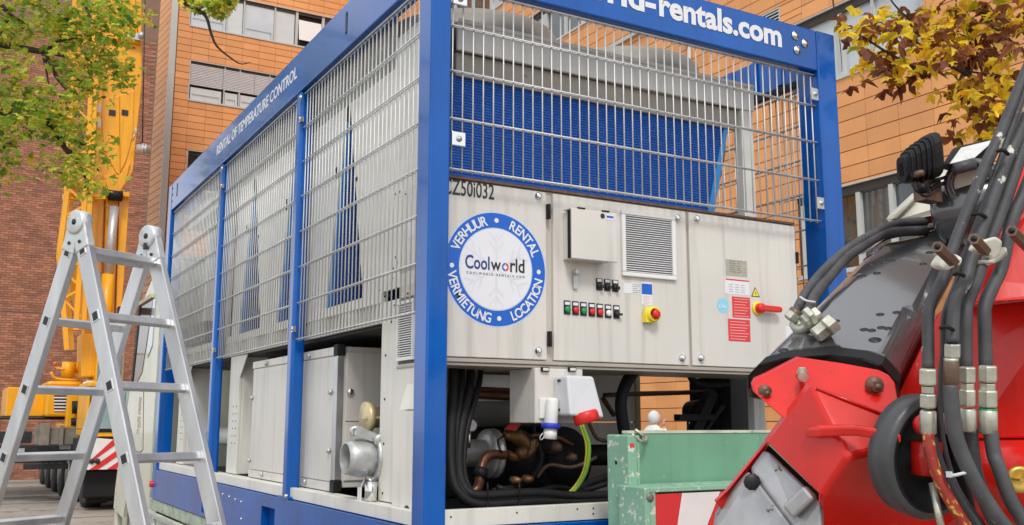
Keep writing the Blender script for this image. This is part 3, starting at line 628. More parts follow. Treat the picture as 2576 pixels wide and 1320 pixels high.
for tx,md,bt,pt in (('VERHUUR',132,False,8.1),('RENTAL',46,False,9.0),('VERMIETUNG',225,True,8.0),('LOCATION',321,True,8.2)):
    m_=MB(); arc(m_,tx,md,bt,.214,.060,pt); B(m_,'ring_lettering',STICKW,d1,fix=False)
for t in (90,1,180,274):
    c=C0+Vector((math.cos(math.radians(t)),0,math.sin(math.radians(t))))*.214; m_=MB(); m_.add(m_.ring((c.x,YD-.002,c.z),(0,-1,0),.0105,14),[tuple(range(14))]); B(m_,'ring_dot',STICKW,d1)
m_=MB()
for k in range(6):
    t=math.radians(90+60*k); u=Vector((math.cos(t),0,math.sin(t))); v2=Vector((-u.z,0,u.x)); c=Vector((C0.x,YD-.0026,C0.z))
    m_.obox(c+u*.085+Vector((0,-.00003*k,0)),(u,v2,(0,1,0)),(.07,.005,.0001))
    for rr in (.08,.12):
        for s in (-1,1):
            q=(u+v2*s*.9).normalized(); n2=Vector((-q.z,0,q.x)); m_.obox(c+u*rr+q*.025+Vector((0,-.0002-.00002*(k*4+s+rr*20),0)),(q,n2,(0,1,0)),(.028,.004,.0001))
B(m_,'snowflake_print',GREYINK,d1)
a=at(1157,690); 
m_=MB(); textfit(m_,'Cool',(C0.x-.152,YD-.003,C0.z-.006),XR,ZU,.118,.058,bold=.015); B(m_,'logo_lettering',NAVY,d1,fix=False)
m_=MB(); textfit(m_,'w',(C0.x-.028,YD-.003,C0.z-.006),XR,ZU,.05,.036,bold=.012); textfit(m_,'rld',(C0.x+.068,YD-.003,C0.z-.006),XR,ZU,.072,.058,bold=.015)
textfit(m_,'COOLWORLD-RENTALS.COM',(C0.x-.145,YD-.003,C0.z-.03),XR,ZU,.285,.0095,space=1.7); B(m_,'logo_lettering',INK,d1,fix=False)
for s,M in ((1,REDP),(-1,STICKB)):
    m_=MB(); c=Vector((C0.x+.044,YD-.003,C0.z+.012)); pts=[c+Vector((.017*math.cos(t),0,.017*math.sin(t)*1.1)) for t in [math.pi/2*s*-1+math.pi*i/8 for i in range(9)]]
    pts2=[c+Vector((.008*math.cos(t)+.002*s,0,.008*math.sin(t)*1.1)) for t in [math.pi/2*s*-1+math.pi*i/8 for i in range(9)]]
    m_.add(pts+pts2,[(i,i+1,10+i,9+i) for i in range(8)]); B(m_,'logo_swirl',M,d1,fix=False)
# document box
A=at(1437,527); Z0=at(1437,660); 
fx0,fx1=PY(1438,560,YD-.09).x,PY(1552,560,YD-.09).x; zt_,zb_=PY(1500,530,YD-.09).z,PY(1500,655,YD-.09).z
m_=MB(); m_.box((fx0+.012,YD-.078,zb_+.004),(fx1-.02,YD+.0005,zt_-.004)); bx=B(m_,'document_box',BEIGE,d2,bevel=.004)
m_=MB(); m_.box((fx0,YD-.092,zb_),(fx1,YD-.08,zt_)); m_.box((fx0,YD-.0795,zt_-.003),(fx1,YD-.02,zt_+.003)); B(m_,'document_box_lid',BEIGE,d2,bevel=.004)
m_=MB(); m_.box((fx0+.004,YD-.0795,zb_+.006),(fx0+.0115,YD-.05,zt_-.006)); B(m_,'rubber_seal',BLACK,d2)
for px in (1462,1523): m_=MB(); m_.box((PY(px,525,YD-.09).x-.02,YD-.095,zt_+.001),(PY(px,525,YD-.09).x+.02,YD-.085,zt_+.006)); B(m_,'lid_hinge',BLACK,d2)
c=at(1454,700,YD-.03); m_=MB(); m_.box((c.x-.011,YD-.012,c.z-.045),(c.x+.011,YD-.008,c.z+.035)); m_.cyl((c.x,YD-.012,c.z+.03),(c.x,YD-.03,c.z+.03),.013,10); m_.box((c.x-.004,YD-.014,c.z-.02),(c.x+.004,YD-.0125,c.z+.015)); B(m_,'hasp',GALV,d2,bevel=.002)
c=PY(1516,543,YD-.093); m_=MB(); m_.add(m_.ring((c.x,YD-.0935,c.z),(0,-1,0),.012,16),[tuple(range(16))]); B(m_,'maker_badge',INK,d2)
c=PY(1534,546,YD-.093); m_=MB(); m_.box((c.x-.02,YD-.0935,c.z-.013),(c.x+.022,YD-.0925,c.z+.012)); B(m_,'maker_badge',STICKW,d2)
m_=MB(); m_.box((c.x-.018,YD-.094,c.z-.004),(c.x+.02,YD-.0935,c.z+.006)); B(m_,'maker_badge',STICKB,d2)
# filter grille
x0,x1,z0,z1=at(1560,540).x,at(1697,640).x,at(1630,700).z,at(1630,537).z
m_=MB()
for a in ((x0,z0,x1,z0+.02),(x0,z1-.02,x1,z1),(x0,z0+.0201,x0+.022,z1-.0201),(x1-.022,z0+.0201,x1,z1-.0201)): m_.box((a[0],YD-.016,a[1]),(a[2],YD+.0004,a[3]))
gr=B(m_,'filter_grille',WHITEP,d2,bevel=.004)
m_=MB(); n_=26
for k in range(n_):
    z=z0+.024+(z1-z0-.048)*k/(n_-1); m_.hexa([(x0+.023,YD-.013,z-.002),(x1-.023,YD-.013,z-.002),(x1-.023,YD-.004,z+.002),(x0+.023,YD-.004,z+.002),(x0+.023,YD-.013,z+.0005),(x1-.023,YD-.013,z+.0005),(x1-.023,YD-.004,z+.0045),(x0+.023,YD-.004,z+.0045)])
B(m_,'grille_slats',WHITEP,d2)
m_=MB(); m_.box((x0+.022,YD-.0015,z0+.02),(x1-.022,YD-.0002,z1-.02)); B(m_,'filter_mat',mat('grey filter mat',(.24,.25,.30),.9),d2)
# buttons
cols=['g','r','g','r','r','w','k']; CM={'g':PGREEN,'r':REDP,'w':WHITEP,'k':INK}
for i,px in enumerate((1426,1447,1467,1488,1508,1529,1550)):
    py=776+i*1.9; c=at(px,py); o=rplate('button_holder',INK,d2,px,py-3,.034,.062,.004)
    q=MB(); q.box((c.x-.013,YD-.0052,c.z+.017),(c.x+.013,YD-.004,c.z+.03)); B(q,'button_label',STICKW,d2)
    q=MB()
    if cols[i]!='k': q.lathe((c.x,YD-.004,c.z-.004),(0,-1,0),[(0,.0145),(.008,.0145),(.011,.012),(.012,.003)],16)
    else: q.lathe((c.x,YD-.004,c.z-.004),(0,-1,0),[(0,.014),(.01,.013),(.018,.004)],14); q.box((c.x-.004,YD-.024,c.z-.012),(c.x+.02,YD-.014,c.z-.002))
    B(q,'push_button' if cols[i]!='k' else 'selector_switch',CM[cols[i]],d2,label={'g':'green push button','r':'red push button','w':'white push button','k':'black selector switch'}[cols[i]])
for i,px in enumerate((1507,1527,1547)):
    py=715+i*2; c=at(px,py); rplate('button_holder',INK,d2,px,py,.034,.055,.004)
    q=MB(); q.box((c.x-.012,YD-.0052,c.z+.012),(c.x+.012,YD-.004,c.z+.024)); B(q,'button_label',STICKW,d2)
    q=MB(); q.lathe((c.x,YD-.004,c.z-.008),(0,-1,0),[(0,.014),(.01,.013),(.012,.004)],14); q.box((c.x-.004,YD-.026,c.z-.02),(c.x+.012,YD-.012,c.z-.004)); B(q,'selector_switch',INK,d2,bevel=.002)
c=at(1633,792); m_=MB(); m_.lathe((c.x,YD,c.z),(0,-1,0),[(0,.04),(.012,.04),(.02,.038),(.045,.034),(.045,.026),(.01,.024)],20); m_.box((c.x-.042,YD-.03,c.z-.038),(c.x+.02,YD,c.z-.004)); B(m_,'emergency_stop_shroud',YEL,d2)
m_=MB(); m_.lathe((c.x+.004,YD-.01,c.z),(0,-1,0),[(0,.012),(.03,.012),(.032,.021),(.044,.021),(.049,.016),(.05,.004)],18); B(m_,'emergency_stop_button',REDP,d2)
# stickers
o=rplate('sticker',STICKW,d2,1588,725,.088,.048); m_=MB(); c=at(1596,725)
for k in range(5): m_.box((c.x-.012,YD-.0018,c.z+.016-k*.009),(c.x+.03-.006*(k%3),YD-.0012,c.z+.0185-k*.009))
B(m_,'print_lines',GREYTX,d2)
rplate('sticker',STICKW,d2,1627,738,.062,.108); rplate('sticker',STICKB,d2,1627,727,.060,.05,.0018,label='blue half of the sticker')
m_=MB(); c=at(1627,755)
for k in range(6): m_.box((c.x-.022,YD-.0018,c.z+.018-k*.007),(c.x+.022-.008*(k%2),YD-.0012,c.z+.0195-k*.007))
B(m_,'print_lines',mat('pale red ink',(.65,.4,.38),.5),d2)
plate('data_plate',PLATE,d3,((1825,651),(1880,697)))
m_=MB(); c=at(1852,673)
for k in range(6):
    m_.box((c.x-.045,YD-.0018,c.z+.03-k*.011),(c.x-.005,YD-.0012,c.z+.033-k*.011)); m_.box((c.x+.005,YD-.0018,c.z+.03-k*.011),(c.x+.035-.01*(k%2),YD-.0012,c.z+.033-k*.011))
B(m_,'print_lines',mat('dark print',(.2,.18,.14),.5),d3)
plate('sticker',STICKW,d3,((1823,699),(1885,743))); plate('sticker',STICKR,d3,((1825,700),(1884,709)),.0018); m_=MB(); c=at(1854,726)
for k in range(4):
    for q in (-.04,.0,.038): m_.box((c.x+q-.014,YD-.0018,c.z+.018-k*.012),(c.x+q+.012,YD-.0012,c.z+.02-k*.012))
B(m_,'print_lines',GREYTX,d3)
plate('sticker',STICKR,d3,((1841,745),(1888,801))); plate('sticker',STICKR,d3,((1831,801),(1888,860)),.0013)
m_=MB(); pk=mat('pale print on red',(.8,.45,.42),.5)
for k in range(15):
    a=at(1846 if k<7 else 1836,751+k*7.2); b=at(1884,751+k*7.2); m_.box((a.x,YD-.002,a.z-.001),(b.x-.012*(k%3),YD-.0014,a.z+.0018))
B(m_,'print_lines',pk,d3)
c=at(1818,768); m_=MB(); m_.add(m_.ring((c.x,YD-.001,c.z),(0,-1,0),.037,30),[tuple(range(30))]); B(m_,'round_sticker',STICKLB,d3)
m_=MB(); textfit(m_,'134a',(c.x-.024,YD-.0015,c.z-.014),XR,ZU,.048,.018,bold=.01); B(m_,'sticker_lettering',STICKW,d3,fix=False)
c=at(1900,738); tri=lambda r:[(c.x-r*.87,YD-.001,c.z-r*.5),(c.x+r*.87,YD-.001,c.z-r*.5),(c.x,YD-.001,c.z+r)]
m_=MB(); m_.add(tri(.034),[(0,1,2)]); B(m_,'warning_triangle',INK,d3); m_=MB(); m_.add([(x,YD-.0016,z) for x,_,z in tri(.026)],[(0,1,2)]); B(m_,'warning_triangle',YEL,d3)
m_=MB(); m_.add([(c.x+.003,YD-.0022,c.z+.013),(c.x-.005,YD-.0022,c.z-.001),(c.x,YD-.0022,c.z-.001),(c.x-.003,YD-.0022,c.z-.011),(c.x+.005,YD-.0022,c.z+.002),(c.x,YD-.0022,c.z+.002)],[(0,1,2,3,4,5)]); B(m_,'lightning_symbol',INK,d3)
c=at(1905,776); m_=MB(); m_.lathe((c.x,YD,c.z),(0,-1,0),[(0,.036),(.006,.036),(.01,.03)],18); B(m_,'switch_collar',YEL,d3)
m_=MB(); m_.lathe((c.x,YD-.01,c.z),(0,-1,0),[(0,.027),(.03,.024),(.034,.01)],18); m_.bar((c.x,YD-.035,c.z),(c.x+.118,YD-.035,c.z-.002),.028,.03); m_.sphere((c.x+.118,YD-.035,c.z-.002),.0155,10,6); B(m_,'main_switch_handle',REDP,d3,bevel=.006)
c=at(1985,843); rplate('sticker',STICKW,d3,1990,846,.07,.1)
# ---- left cheek panel near the front
m_=MB(); m_.box((X1,.126,1.345),(X1+.02,.715,2.249)); o=B(m_,'cheek_panel',BEIGE2,ch,bevel=.002)
m_=MB(); m_.hexa([(.06,.13,1.285),(X1-.001,.13,1.285),(X1-.001,.46,1.285),(.06,.46,1.285),(.06,.13,1.745),(X1-.001,.13,1.745),(X1-.001,.46,1.745),(.06,.46,1.745)]); m_.prism([(X1-.001,.13,1.75),(.065,.13,1.75),(X1-.001,.13,1.86)],(0,.28,0)); B(m_,'cheek_step',BEIGE2,o)
m_=MB()
for (a,b_,c,d) in ((.335,.51,1.965,1.98),(.335,.51,2.215,2.23),(.335,.345,1.981,2.214),(.50,.51,1.981,2.214)): m_.box((X1-.014,a,c),(X1-.0005,b_,d))
for k in range(22): m_.box((X1-.012,.346,1.985+k*.0104),(X1-.003,.499,1.989+k*.0104))
B(m_,'side_vent',WHITEP,o)
m_=MB()
for (y,z) in ((.66,1.38),(.66,1.6),(.66,1.8),(.66,2.0),(.2,1.4),(.2,1.6),(.6,2.15),(.42,2.26),(.55,2.3)): m_.cyl((X1-.043 if y<.3 else X1-.003,y,z),(X1+.003,y,z),.006,6)
for y,r in ((.30,.03),(.42,.018)): m_.cyl((.058,y,1.325),(.066,y,1.325),r,14)
B(m_,'screw',INK,o)
# cream base rails
m_=MB(); m_.box((.025,.13,1.2835),(.058,5.57,1.343)); m_.box((.0585,.47,1.2835),(.12,5.57,1.34)); B(m_,'base_rail',BEIGE2,ch,bevel=.003)
m_=MB(); m_.box((.096,.02,1.2855),(2.29,.06,1.354)); o=B(m_,'base_rail',BEIGE2,ch,bevel=.003)
m_=MB()
for px,py in ((1134,1300),(1452,1280),(1492,1278),(1492,1292),(1300,1289)):
    c=PY(px,py,.02); m_.cyl((c.x,.018,c.z),(c.x,.022,c.z),.004,6)
B(m_,'screw',INK,o)
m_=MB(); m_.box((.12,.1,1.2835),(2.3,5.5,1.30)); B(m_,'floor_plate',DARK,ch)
for (y0,y1) in ((3.27,3.52),(5.0,5.25)):
    m_=MB(); m_.box((X1,y0,1.345),(X1+.02,y1,2.15)); m_.box((X1+.021,y0,1.345),(X1+.2,y0+.015,2.15)); m_.prism([(X1+.003,y0-.001,2.0),(X1+.003,y0-.001,2.15),(X1+.003,y0-.17,2.15)],(.01,0,0)); o=B(m_,'frame_column',BEIGE2,ch,bevel=.003)
    m_=MB()
    for k in range(12): m_.cyl((X1-.002,y0+.04+(k%2)*.08,1.55+(k//2)*.05),(X1+.002,y0+.04+(k%2)*.08,1.55+(k//2)*.05),.006,6)
    B(m_,'screw',INK,o)
# ---- buffer box
y0,y1,z0,z1=1.30,2.93,1.345,2.085
m_=MB(); m_.box((X1+.01,y0+.01,z0+.02),(.85,y1,z1)); bf=B(m_,'buffer_box',BEIGE,ch,bevel=.004)
m_=MB(); m_.box((X1,y0+.06,z0+.05),(X1+.009,y1-.02,z1-.05)); m_.box((X1-.001,y0+.06,z1-.045),(X1+.009,y1,z1)); m_.box((X1-.001,y0+.06,z0),(X1+.009,y1,z0+.045)); B(m_,'side_cover',BEIGE,bf,bevel=.003)
m_=MB(); m_.box((X1-.004,y0,z0+.06),(X1+.035,y0+.055,z1-.05)); B(m_,'corner_profile',ALU,bf,bevel=.004)
for z in (z0,z1-.048): m_=MB(); m_.box((X1-.006,y0-.003,z),(X1+.04,y0+.058,z+.058)); B(m_,'corner_cap',BLACK,bf,bevel=.004)
m_=MB(); m_.box((X1+.05,y0,1.70),(.8,y0+.009,z1-.03)); m_.box((X1+.05,y0,1.40),(.8,y0+.009,1.695)); B(m_,'end_cover',BEIGE,bf,bevel=.003)
m_=MB()
for (x,y,z) in ((X1-.01,y0+.08,1.85),(X1-.01,y0+.08,1.55),(X1-.01,1.75,1.375),(X1-.01,2.6,1.375),(X1-.01,1.75,2.06),(X1-.01,2.6,2.06),(X1-.01,2.9,1.85),(X1-.01,2.9,1.45)):
    m_=MB(); m_.lathe((x+.008,y,z),(-1,0,0),[(0,.015),(.010,.015),(.015,.010),(.016,.003)],12); B(m_,'knob',GALV,bf)
m_=MB(); m_.lathe((X1+.07,y0,1.85),(0,-1,0),[(0,.018),(.014,.018),(.02,.012),(.021,.003)],12)
B(m_,'knob',CHROME,bf)
# ---- water connection
c=PX(868,1152,-.04); 
m_=MB(); m_.lathe((c.x,c.y,c.z),(1,0,0),[(.0,.066),(0,.072),(.03,.080),(.07,.088),(.12,.082),(.145,.074),(.148,.068),(.30,.066)],28,cap=False); m_.lathe((c.x,c.y,c.z),(1,0,0),[(0,.066),(.02,.064),(.2,.060)],28,cap=False)
m_.lathe((c.x,c.y,c.z),(1,0,0),[(.2,.0601),(.202,.001)],28,cap=False); wc=B(m_,'water_coupling',GALV,ch,fix=False)
m_=MB(); m_.lathe((c.x,c.y,c.z),(1,0,0),[(.125,.105),(.13,.112),(.145,.112),(.15,.105),(.15,.08),(.125,.08),(.125,.105)],28,cap=False)
m_.lathe((c.x,c.y,c.z),(1,0,0),[(.16,.095),(.165,.1),(.175,.095),(.175,.075),(.16,.075)],24,cap=False)
m_.tube([c+Vector((.10,-.03,.10)),c+Vector((.06,-.03,.135)),c+Vector((.02,-.02,.13)),c+Vector((.03,-.02,.10))],.010,8,4); m_.obox(c+Vector((.09,-.045,.105)),((1,0,-.35),(0,1,.3),(.35,0,1)),(.06,.012,.02))
m_.lathe(c+Vector((.14,-.06,.08)),(0,-1,0),[(0,.03),(.02,.03),(.025,.02),(.026,.002)],14)
B(m_,'coupling_lever',GALV,wc)
m_=MB(); m_.lathe((c.x,c.y,c.z),(1,0,0),[(.3,.1),(.33,.1)],24); B(m_,'flange',GALV,wc)
p=PX(905,1245,0.03); m_=MB(); m_.box((p.x,p.y-.012,p.z-.065),(p.x+.004,p.y+.03,p.z+.035)); B(m_,'cable_tag',WHITEP,ch)
m_=MB(); m_.cyl((p.x+.03,p.y-.06,1.345),(p.x+.03,p.y-.06,1.43),.028,14); m_.tube([(p.x+.03,p.y-.06,1.43),(p.x+.02,p.y-.02,1.46),(p.x+.02,p.y,1.43),(p.x+.01,p.y+.01,1.40)],.006,6,4); B(m_,'drain_cup',CHROME,ch)
p=PX(945,1050,.16); m_=MB(); m_.lathe((.2,p.y+.02,p.z),(1,0,0),[(-.09,.075),(-.06,.075),(-.06,.05),(.1,.05)],16); m_.box((.1,p.y-.03,p.z-.006),(.18,p.y+.03,p.z+.006)); B(m_,'brass_flange',mat('cream brass flange',(.62,.52,.30),.4,.3),ch)
# grey pipe with red valve behind the middle posts
m_=MB(); m_.cyl((.35,2.95,1.58),(.35,5.2,1.58),.075,16); B(m_,'header_pipe',GALV,ch); m_=MB(); m_.cyl((.35,3.75,1.58),(.35,3.95,1.58),.10,16); m_.box((.3,3.0,1.86),(.32,3.6,1.872)); B(m_,'valve_body',mat('orange red casting',(.55,.12,.05),.5),ch)
# ---- lower machinery seen below the cabinet
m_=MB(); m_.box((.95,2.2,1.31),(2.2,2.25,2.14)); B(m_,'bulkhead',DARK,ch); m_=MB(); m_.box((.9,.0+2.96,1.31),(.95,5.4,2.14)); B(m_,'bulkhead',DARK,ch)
m_=MB(); a=PY(1245,1010,.95); m_.cyl((.45,.95,a.z+.04),(a.x+.35,.95,a.z+.04),.17,24); B(m_,'suction_vessel',mat('grey insulation',(.22,.22,.21),.7,0,.15,8),ch)
m_=MB(); m_.tube([PY(1125,985,.7),PY(1300,998,.7),PY(1330,1000,.7)],.022,8); B(m_,'copper_pipe',COPPER,ch); m_=MB(); m_.tube([PY(1125,975,.75),PY(1300,982,.75)],.012,8); B(m_,'copper_pipe',COPPER,ch)
a=PY(1395,1160,.85); m_=MB(); m_.lathe((a.x,.75,a.z),(0,1,0),[(0,.02),(.0,.165),(.02,.18),(.6,.18),(.62,.1)],32); m_.lathe((a.x,.75,a.z),(0,-1,0),[(0,.12),(.02,.12),(.022,.02)],24); B(m_,'compressor',BLACK,ch)
m_=MB(); m_.cyl((a.x+.1,.8,a.z+.03),(2.2,.8,a.z+.03),.055,16); B(m_,'insulated_pipe',BLACK,ch)
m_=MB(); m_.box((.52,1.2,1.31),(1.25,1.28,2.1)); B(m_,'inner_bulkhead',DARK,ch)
a=PY(1160,1135,.55); b=PY(1235,1140,.55); m_=MB(); m_.cyl((.13,.55,a.z),(b.x,.55,b.z),.063,22); m_.lathe((b.x,.55,b.z),(1,0,0),[(-.045,.065),(-.03,.11),(-.012,.115),(-.011,.108),(0,.108),(.002,.115),(.02,.115),(.021,.07)],28)
for k in range(8):
    t=k*math.pi/4+.2; m_.cyl((b.x-.03,.55+.092*math.cos(t),b.z+.092*math.sin(t)),(b.x+.03,.55+.092*math.cos(t),b.z+.092*math.sin(t)),.009,6)
B(m_,'flanged_pipe',GALV,ch)
a=PY(1183,1070,.45); m_=MB(); m_.lathe((a.x,.45,a.z),(0,-1,0),[(-.02,.02),(-.02,.028),(.012,.030),(.014,.026)],18); m_.cyl((a.x,.46,a.z-.1),(a.x,.46,a.z-.02),.008,8); g_=B(m_,'pressure_gauge',CHROME,ch); m_=MB(); m_.add(m_.ring((a.x,.435,a.z),(0,-1,0),.024,16),[tuple(range(16))]); B(m_,'dial',STICKW,g_)
m_=MB(); m_.tube([PY(1268,1093,.5),PY(1300,1100,.5),PY(1330,1125,.5)],.035,10,3,rs=[.02,.038,.03]); m_.tube([PY(1340,1105,.48),PY(1335,1135,.48),PY(1300,1150,.48),PY(1270,1140,.48)],.022,8,4); m_.lathe(PY(1315,1140,.46),(0,-1,0),[(-.03,.03),(.0,.034),(.02,.02)],10); B(m_,'bronze_valve',BRONZE,ch)
m_=MB(); m_.tube([PY(1275,1145,.45),PY(1235,1143,.43),PY(1216,1160,.42),PY(1208,1195,.4),PY(1203,1225,.4),PY(1185,1242,.4)],.022,10,4); B(m_,'copper_pipe',COPPER,ch)
m_=MB(); m_.tube([PY(1213,1178,.405),PY(1206,1200,.4)],.032,12); B(m_,'pipe_clamp',BLACK,ch)
m_=MB(); m_.cyl(PY(1148,1158,.4),PY(1172,1160,.4),.016,10); B(m_,'brass_plug',BRASS,ch)
m_=MB(); p=[PY(1268,1080,.45),PY(1286,1062,.45),PY(1312,1066,.45),PY(1298,1083,.45)]; m_.prism(p,(0,.004,0)); B(m_,'red_tag',REDP,ch)
m_=MB()
for i,(o1,o2) in enumerate(((0,0),(14,6),(28,10),(44,12))):
    m_.tube([PY(1140+o1*1.6,925,.35+.03*i),PY(1140+o1*1.4,980,.33),PY(1135+o1*.9,1080,.28),PY(1135+o1*.7,1170,.24),PY(1150+o1*.6,1232-o2,.2),PY(1200,1268-o2*2.2,.17),PY(1290,1266-o2*2.4,.16),PY(1360,1262-o2*2.2,.16),PY(1450,1264-o2*1.6,.16),PY(1580,1258-o2*1.5,.18)],(.024,.017,.021,.014)[i],8,5); B(m_,'cable_bundle',BLACK,ch); m_=MB()
m_.tube([PY(1300,1080,.5),PY(1345,1110,.5),PY(1360,1160,.45),PY(1320,1215,.4),PY(1240,1235,.35)],.014,8,5); m_.tube([PY(1268,1095,.42),PY(1252,1110,.42),PY(1262,1140,.42)],.004,6,5)
m_.tube([PY(1530,1200,.5),PY(1480,1215,.45),PY(1440,1240,.4),PY(1380,1250,.35)],.02,8,5)
B(m_,'cable_bundle',BLACK,ch)
for px in (1228,1308):
    m_=MB(); a=PY(px,1222,.135); m_.tube([PY(px,1218,.24),PY(px-2,1216,.14),PY(px,1240,.125),PY(px-1,1275,.125),PY(px-3,1330,.018)],.004,6,4); B(m_,'cable_tie',BLACK,ch)
m_=MB(); m_.tube([PY(1462,1066,.2),PY(1480,1120,.2),PY(1474,1180,.2),PY(1452,1222,.2),PY(1430,1246,.2)],.012,8,5); o=B(m_,'earth_wire',mat('green earth wire',(.25,.5,.05),.4),ch)
m_=MB(); m_.tube([PY(1458,1068,.192),PY(1474,1120,.192),PY(1468,1180,.192),PY(1447,1220,.192),PY(1426,1243,.192)],.004,6,5); B(m_,'wire_stripe',YEL,o)
for pts,r,M in (([(1300,1110,.6),(1345,1095,.6),(1400,1100,.6),(1440,1120,.6)],.012,COPPER),([(1340,1060,.62),(1352,1110,.6),(1385,1140,.55),(1420,1130,.55)],.009,BLACK),([(1500,1150,.5),(1440,1175,.5),(1380,1170,.5),(1350,1200,.45)],.010,RUSTY),([(1250,1225,.3),(1320,1240,.28),(1400,1225,.3),(1460,1235,.3),(1530,1215,.3)],.013,BLACK),([(1480,1060,.6),(1500,1100,.6),(1525,1110,.6)],.01,RUSTY)):
    m_=MB(); m_.tube([PY(*p) for p in pts],r,8,5); B(m_,'thin_pipe',M,ch)
for (px,py,Y,rr) in ((1400,1125,.55,.03),(1345,1120,.5,.02),(1440,1150,.5,.022),(1330,1205,.35,.02),(1300,1208,.35,.018)):
    c=PY(px,py,Y); m_=MB(); m_.lathe(c,(0.3,-1,0),[(-.03,rr),(.0,rr),(.004,rr*.8),(.02,rr*.7),(.022,rr*.2)],12); B(m_,'fitting',RUSTY if rr>.02 else BRONZE,ch)
c=PY(1245,935,.8); m_=MB(); m_.box((c.x-.12,.75,1.80),(c.x+.16,.77,1.93)); B(m_,'sheet_bracket',GALV,ch)
# switch box under the cabinet
x0=PY(1345,940,.1).x; x1=PY(1466,940,.1).x; zt_=1.93; zb_=PY(1400,1064,.1).z
m_=MB(); m_.box((x0,.1,zb_),(x1,.32,zt_)); sb=B(m_,'socket_box',BEIGE,ch,bevel=.004)
for px in (1369,1437): a=PY(px,929,.1); m_=MB(); m_.box((a.x-.02,.088,a.z-.01),(a.x+.02,.0995,a.z+.01)); B(m_,'fixing_bracket',BLACK,sb,bevel=.002); m_=MB(); m_.box((a.x-.014,.084,a.z-.006),(a.x+.014,.088,a.z+.006)); B(m_,'fixing_bracket',BEIGE,sb)
a=PY(1375,1030,.1); m_=MB(); m_.box((a.x-.04,.088,a.z-.038),(a.x+.02,.0995,a.z+.05)); m_.lathe((a.x,.062,a.z-.03),(.08,0,1),[(.08,.020),(.07,.028),(-.03,.030)],18); s1=B(m_,'blue_socket',WHITEP,sb,bevel=.003)
m_=MB(); m_.lathe((a.x,.062,a.z-.03),(.08,0,1),[(-.03,.040),(-.034,.042),(-.05,.042),(-.052,.03)],20); B(m_,'blue_socket_ring',PBLUE,sb)
m_=MB(); m_.lathe((a.x,.062,a.z-.03),(.08,0,1),[(-.0525,.029),(-.095,.030),(-.096,.024)],18); B(m_,'blue_socket_cap',WHITEP,sb)
m_=MB(); m_.tube([PY(1366,1088,.06),PY(1358,1100,.06),PY(1362,1106,.06),PY(1374,1092,.06)],.0022,5,4); B(m_,'cap_string',GALV,sb)
P=lambda px,py,Y:PY(px,py,Y)
f=[P(1412,950,.05),P(1480,950,.05),P(1500,1040,.05),P(1462,1062,.05),P(1412,1048,.05)]
x0,x1=P(1412,1000,.03).x,P(1478,1000,.03).x
m_=MB(); m_.hexa([(x0,-.04,1.725),(x1+.035,-.05,1.715),(x1+.035,.099,1.715),(x0,.099,1.725),(x0+.004,-.01,1.895),(x1+.008,-.01,1.895),(x1+.008,.099,1.895),(x0+.004,.099,1.895)]); s2=B(m_,'red_socket',GREYP,sb,bevel=.012,seg=3)
a=P(1474,1040,-.03); a.z=1.712; m_=MB(); ax=Vector((.22,-.15,-1)).normalized(); m_.lathe((a.x,-.02,a.z+.03),ax,[(0,.05),(.012,.056),(.044,.056),(.05,.05),(.05,.04)],24); B(m_,'red_socket_cap',REDP,sb)
m_=MB(); m_.lathe((a.x,-.02,a.z+.03),ax,[(.048,.041),(.0505,.001)],20); B(m_,'red_socket_centre',GREYP,sb)
m_=MB()
for k in range(3): m_.box((x0+.03,-.002,1.83-k*.01),(x0+.065,.01,1.833-k*.01))
for z in (1.87,1.745): m_.box((x0-.001,.04,z),(x0+.018,.06,z+.01))
B(m_,'moulded_ribs',INK,sb)
# beige inner end panel and its bright edge, hoses and pump to the right
a=PY(1475,1000,1.15); b=PY(1598,1000,1.15); m_=MB(); m_.box((a.x-.35,1.15,1.70),(b.x,1.17,2.13)); m_.box((a.x-.35,1.15,1.31),(b.x,1.17,1.695)); B(m_,'inner_panel',BEIGE,ch); m_=MB(); m_.box((b.x+.001,1.14,1.31),(b.x+.03,1.18,2.13)); B(m_,'inner_panel_edge',mat('bright edge trim',(.5,.5,.36),.4),ch)
m_=MB(); m_.tube([PY(1600,925,.4),PY(1575,965,.4),PY(1562,1010,.4),PY(1566,1060,.4),PY(1576,1120,.4),PY(1590,1250,.4)],.031,10,4); B(m_,'rubber_hose',BLACK,ch); m_=MB(); m_.tube([PY(1728,930,.5),PY(1742,955,.5),PY(1765,966,.5),PY(1800,966,.5),PY(1830,962,.5)],.018,10,4); B(m_,'rubber_hose',BLACK,ch)
br=mat('dark brown pipe',(.05,.022,.018),.5)
m_=MB(); m_.tube([PY(1545,1045,.55),PY(1516,1000,.55),PY(1520,994,.55),PY(1600,990,.6),PY(1810,985,.7)],.013,8); B(m_,'brown_pipe',br,ch)
m_=MB(); m_.bar(PY(1702,1050,.6),PY(1790,1050,.6),.05,.035); m_.lathe(PY(1765,1035,.7),(0,-1,0),[(-.1,.06),(.0,.068),(.01,.05)],20); m_.bar(PY(1730,1050,.6),PY(1732,1110,.6),.012,.012); m_.bar(PY(1790,985,.62),PY(1740,1100,.62),.06,.06); m_.box((PY(1800,1000,.7).x,.7,1.5),(PY(1822,1000,.7).x,.8,2.0)); m_.bar(PY(1820,1020,.6),PY(1770,1090,.6),.02,.02); B(m_,'water_pump',BLACK,ch,bevel=.004)
m_=MB(); m_.box((PY(1838,1000,.6).x,.6,1.45),(PY(1892,1000,.6).x,.95,1.95)); m_.box((PY(1790,1000,.8).x,.8,1.6),(PY(1838,1000,.8).x,.9,1.83)); B(m_,'pump_cabinet',DARK,ch,bevel=.004)
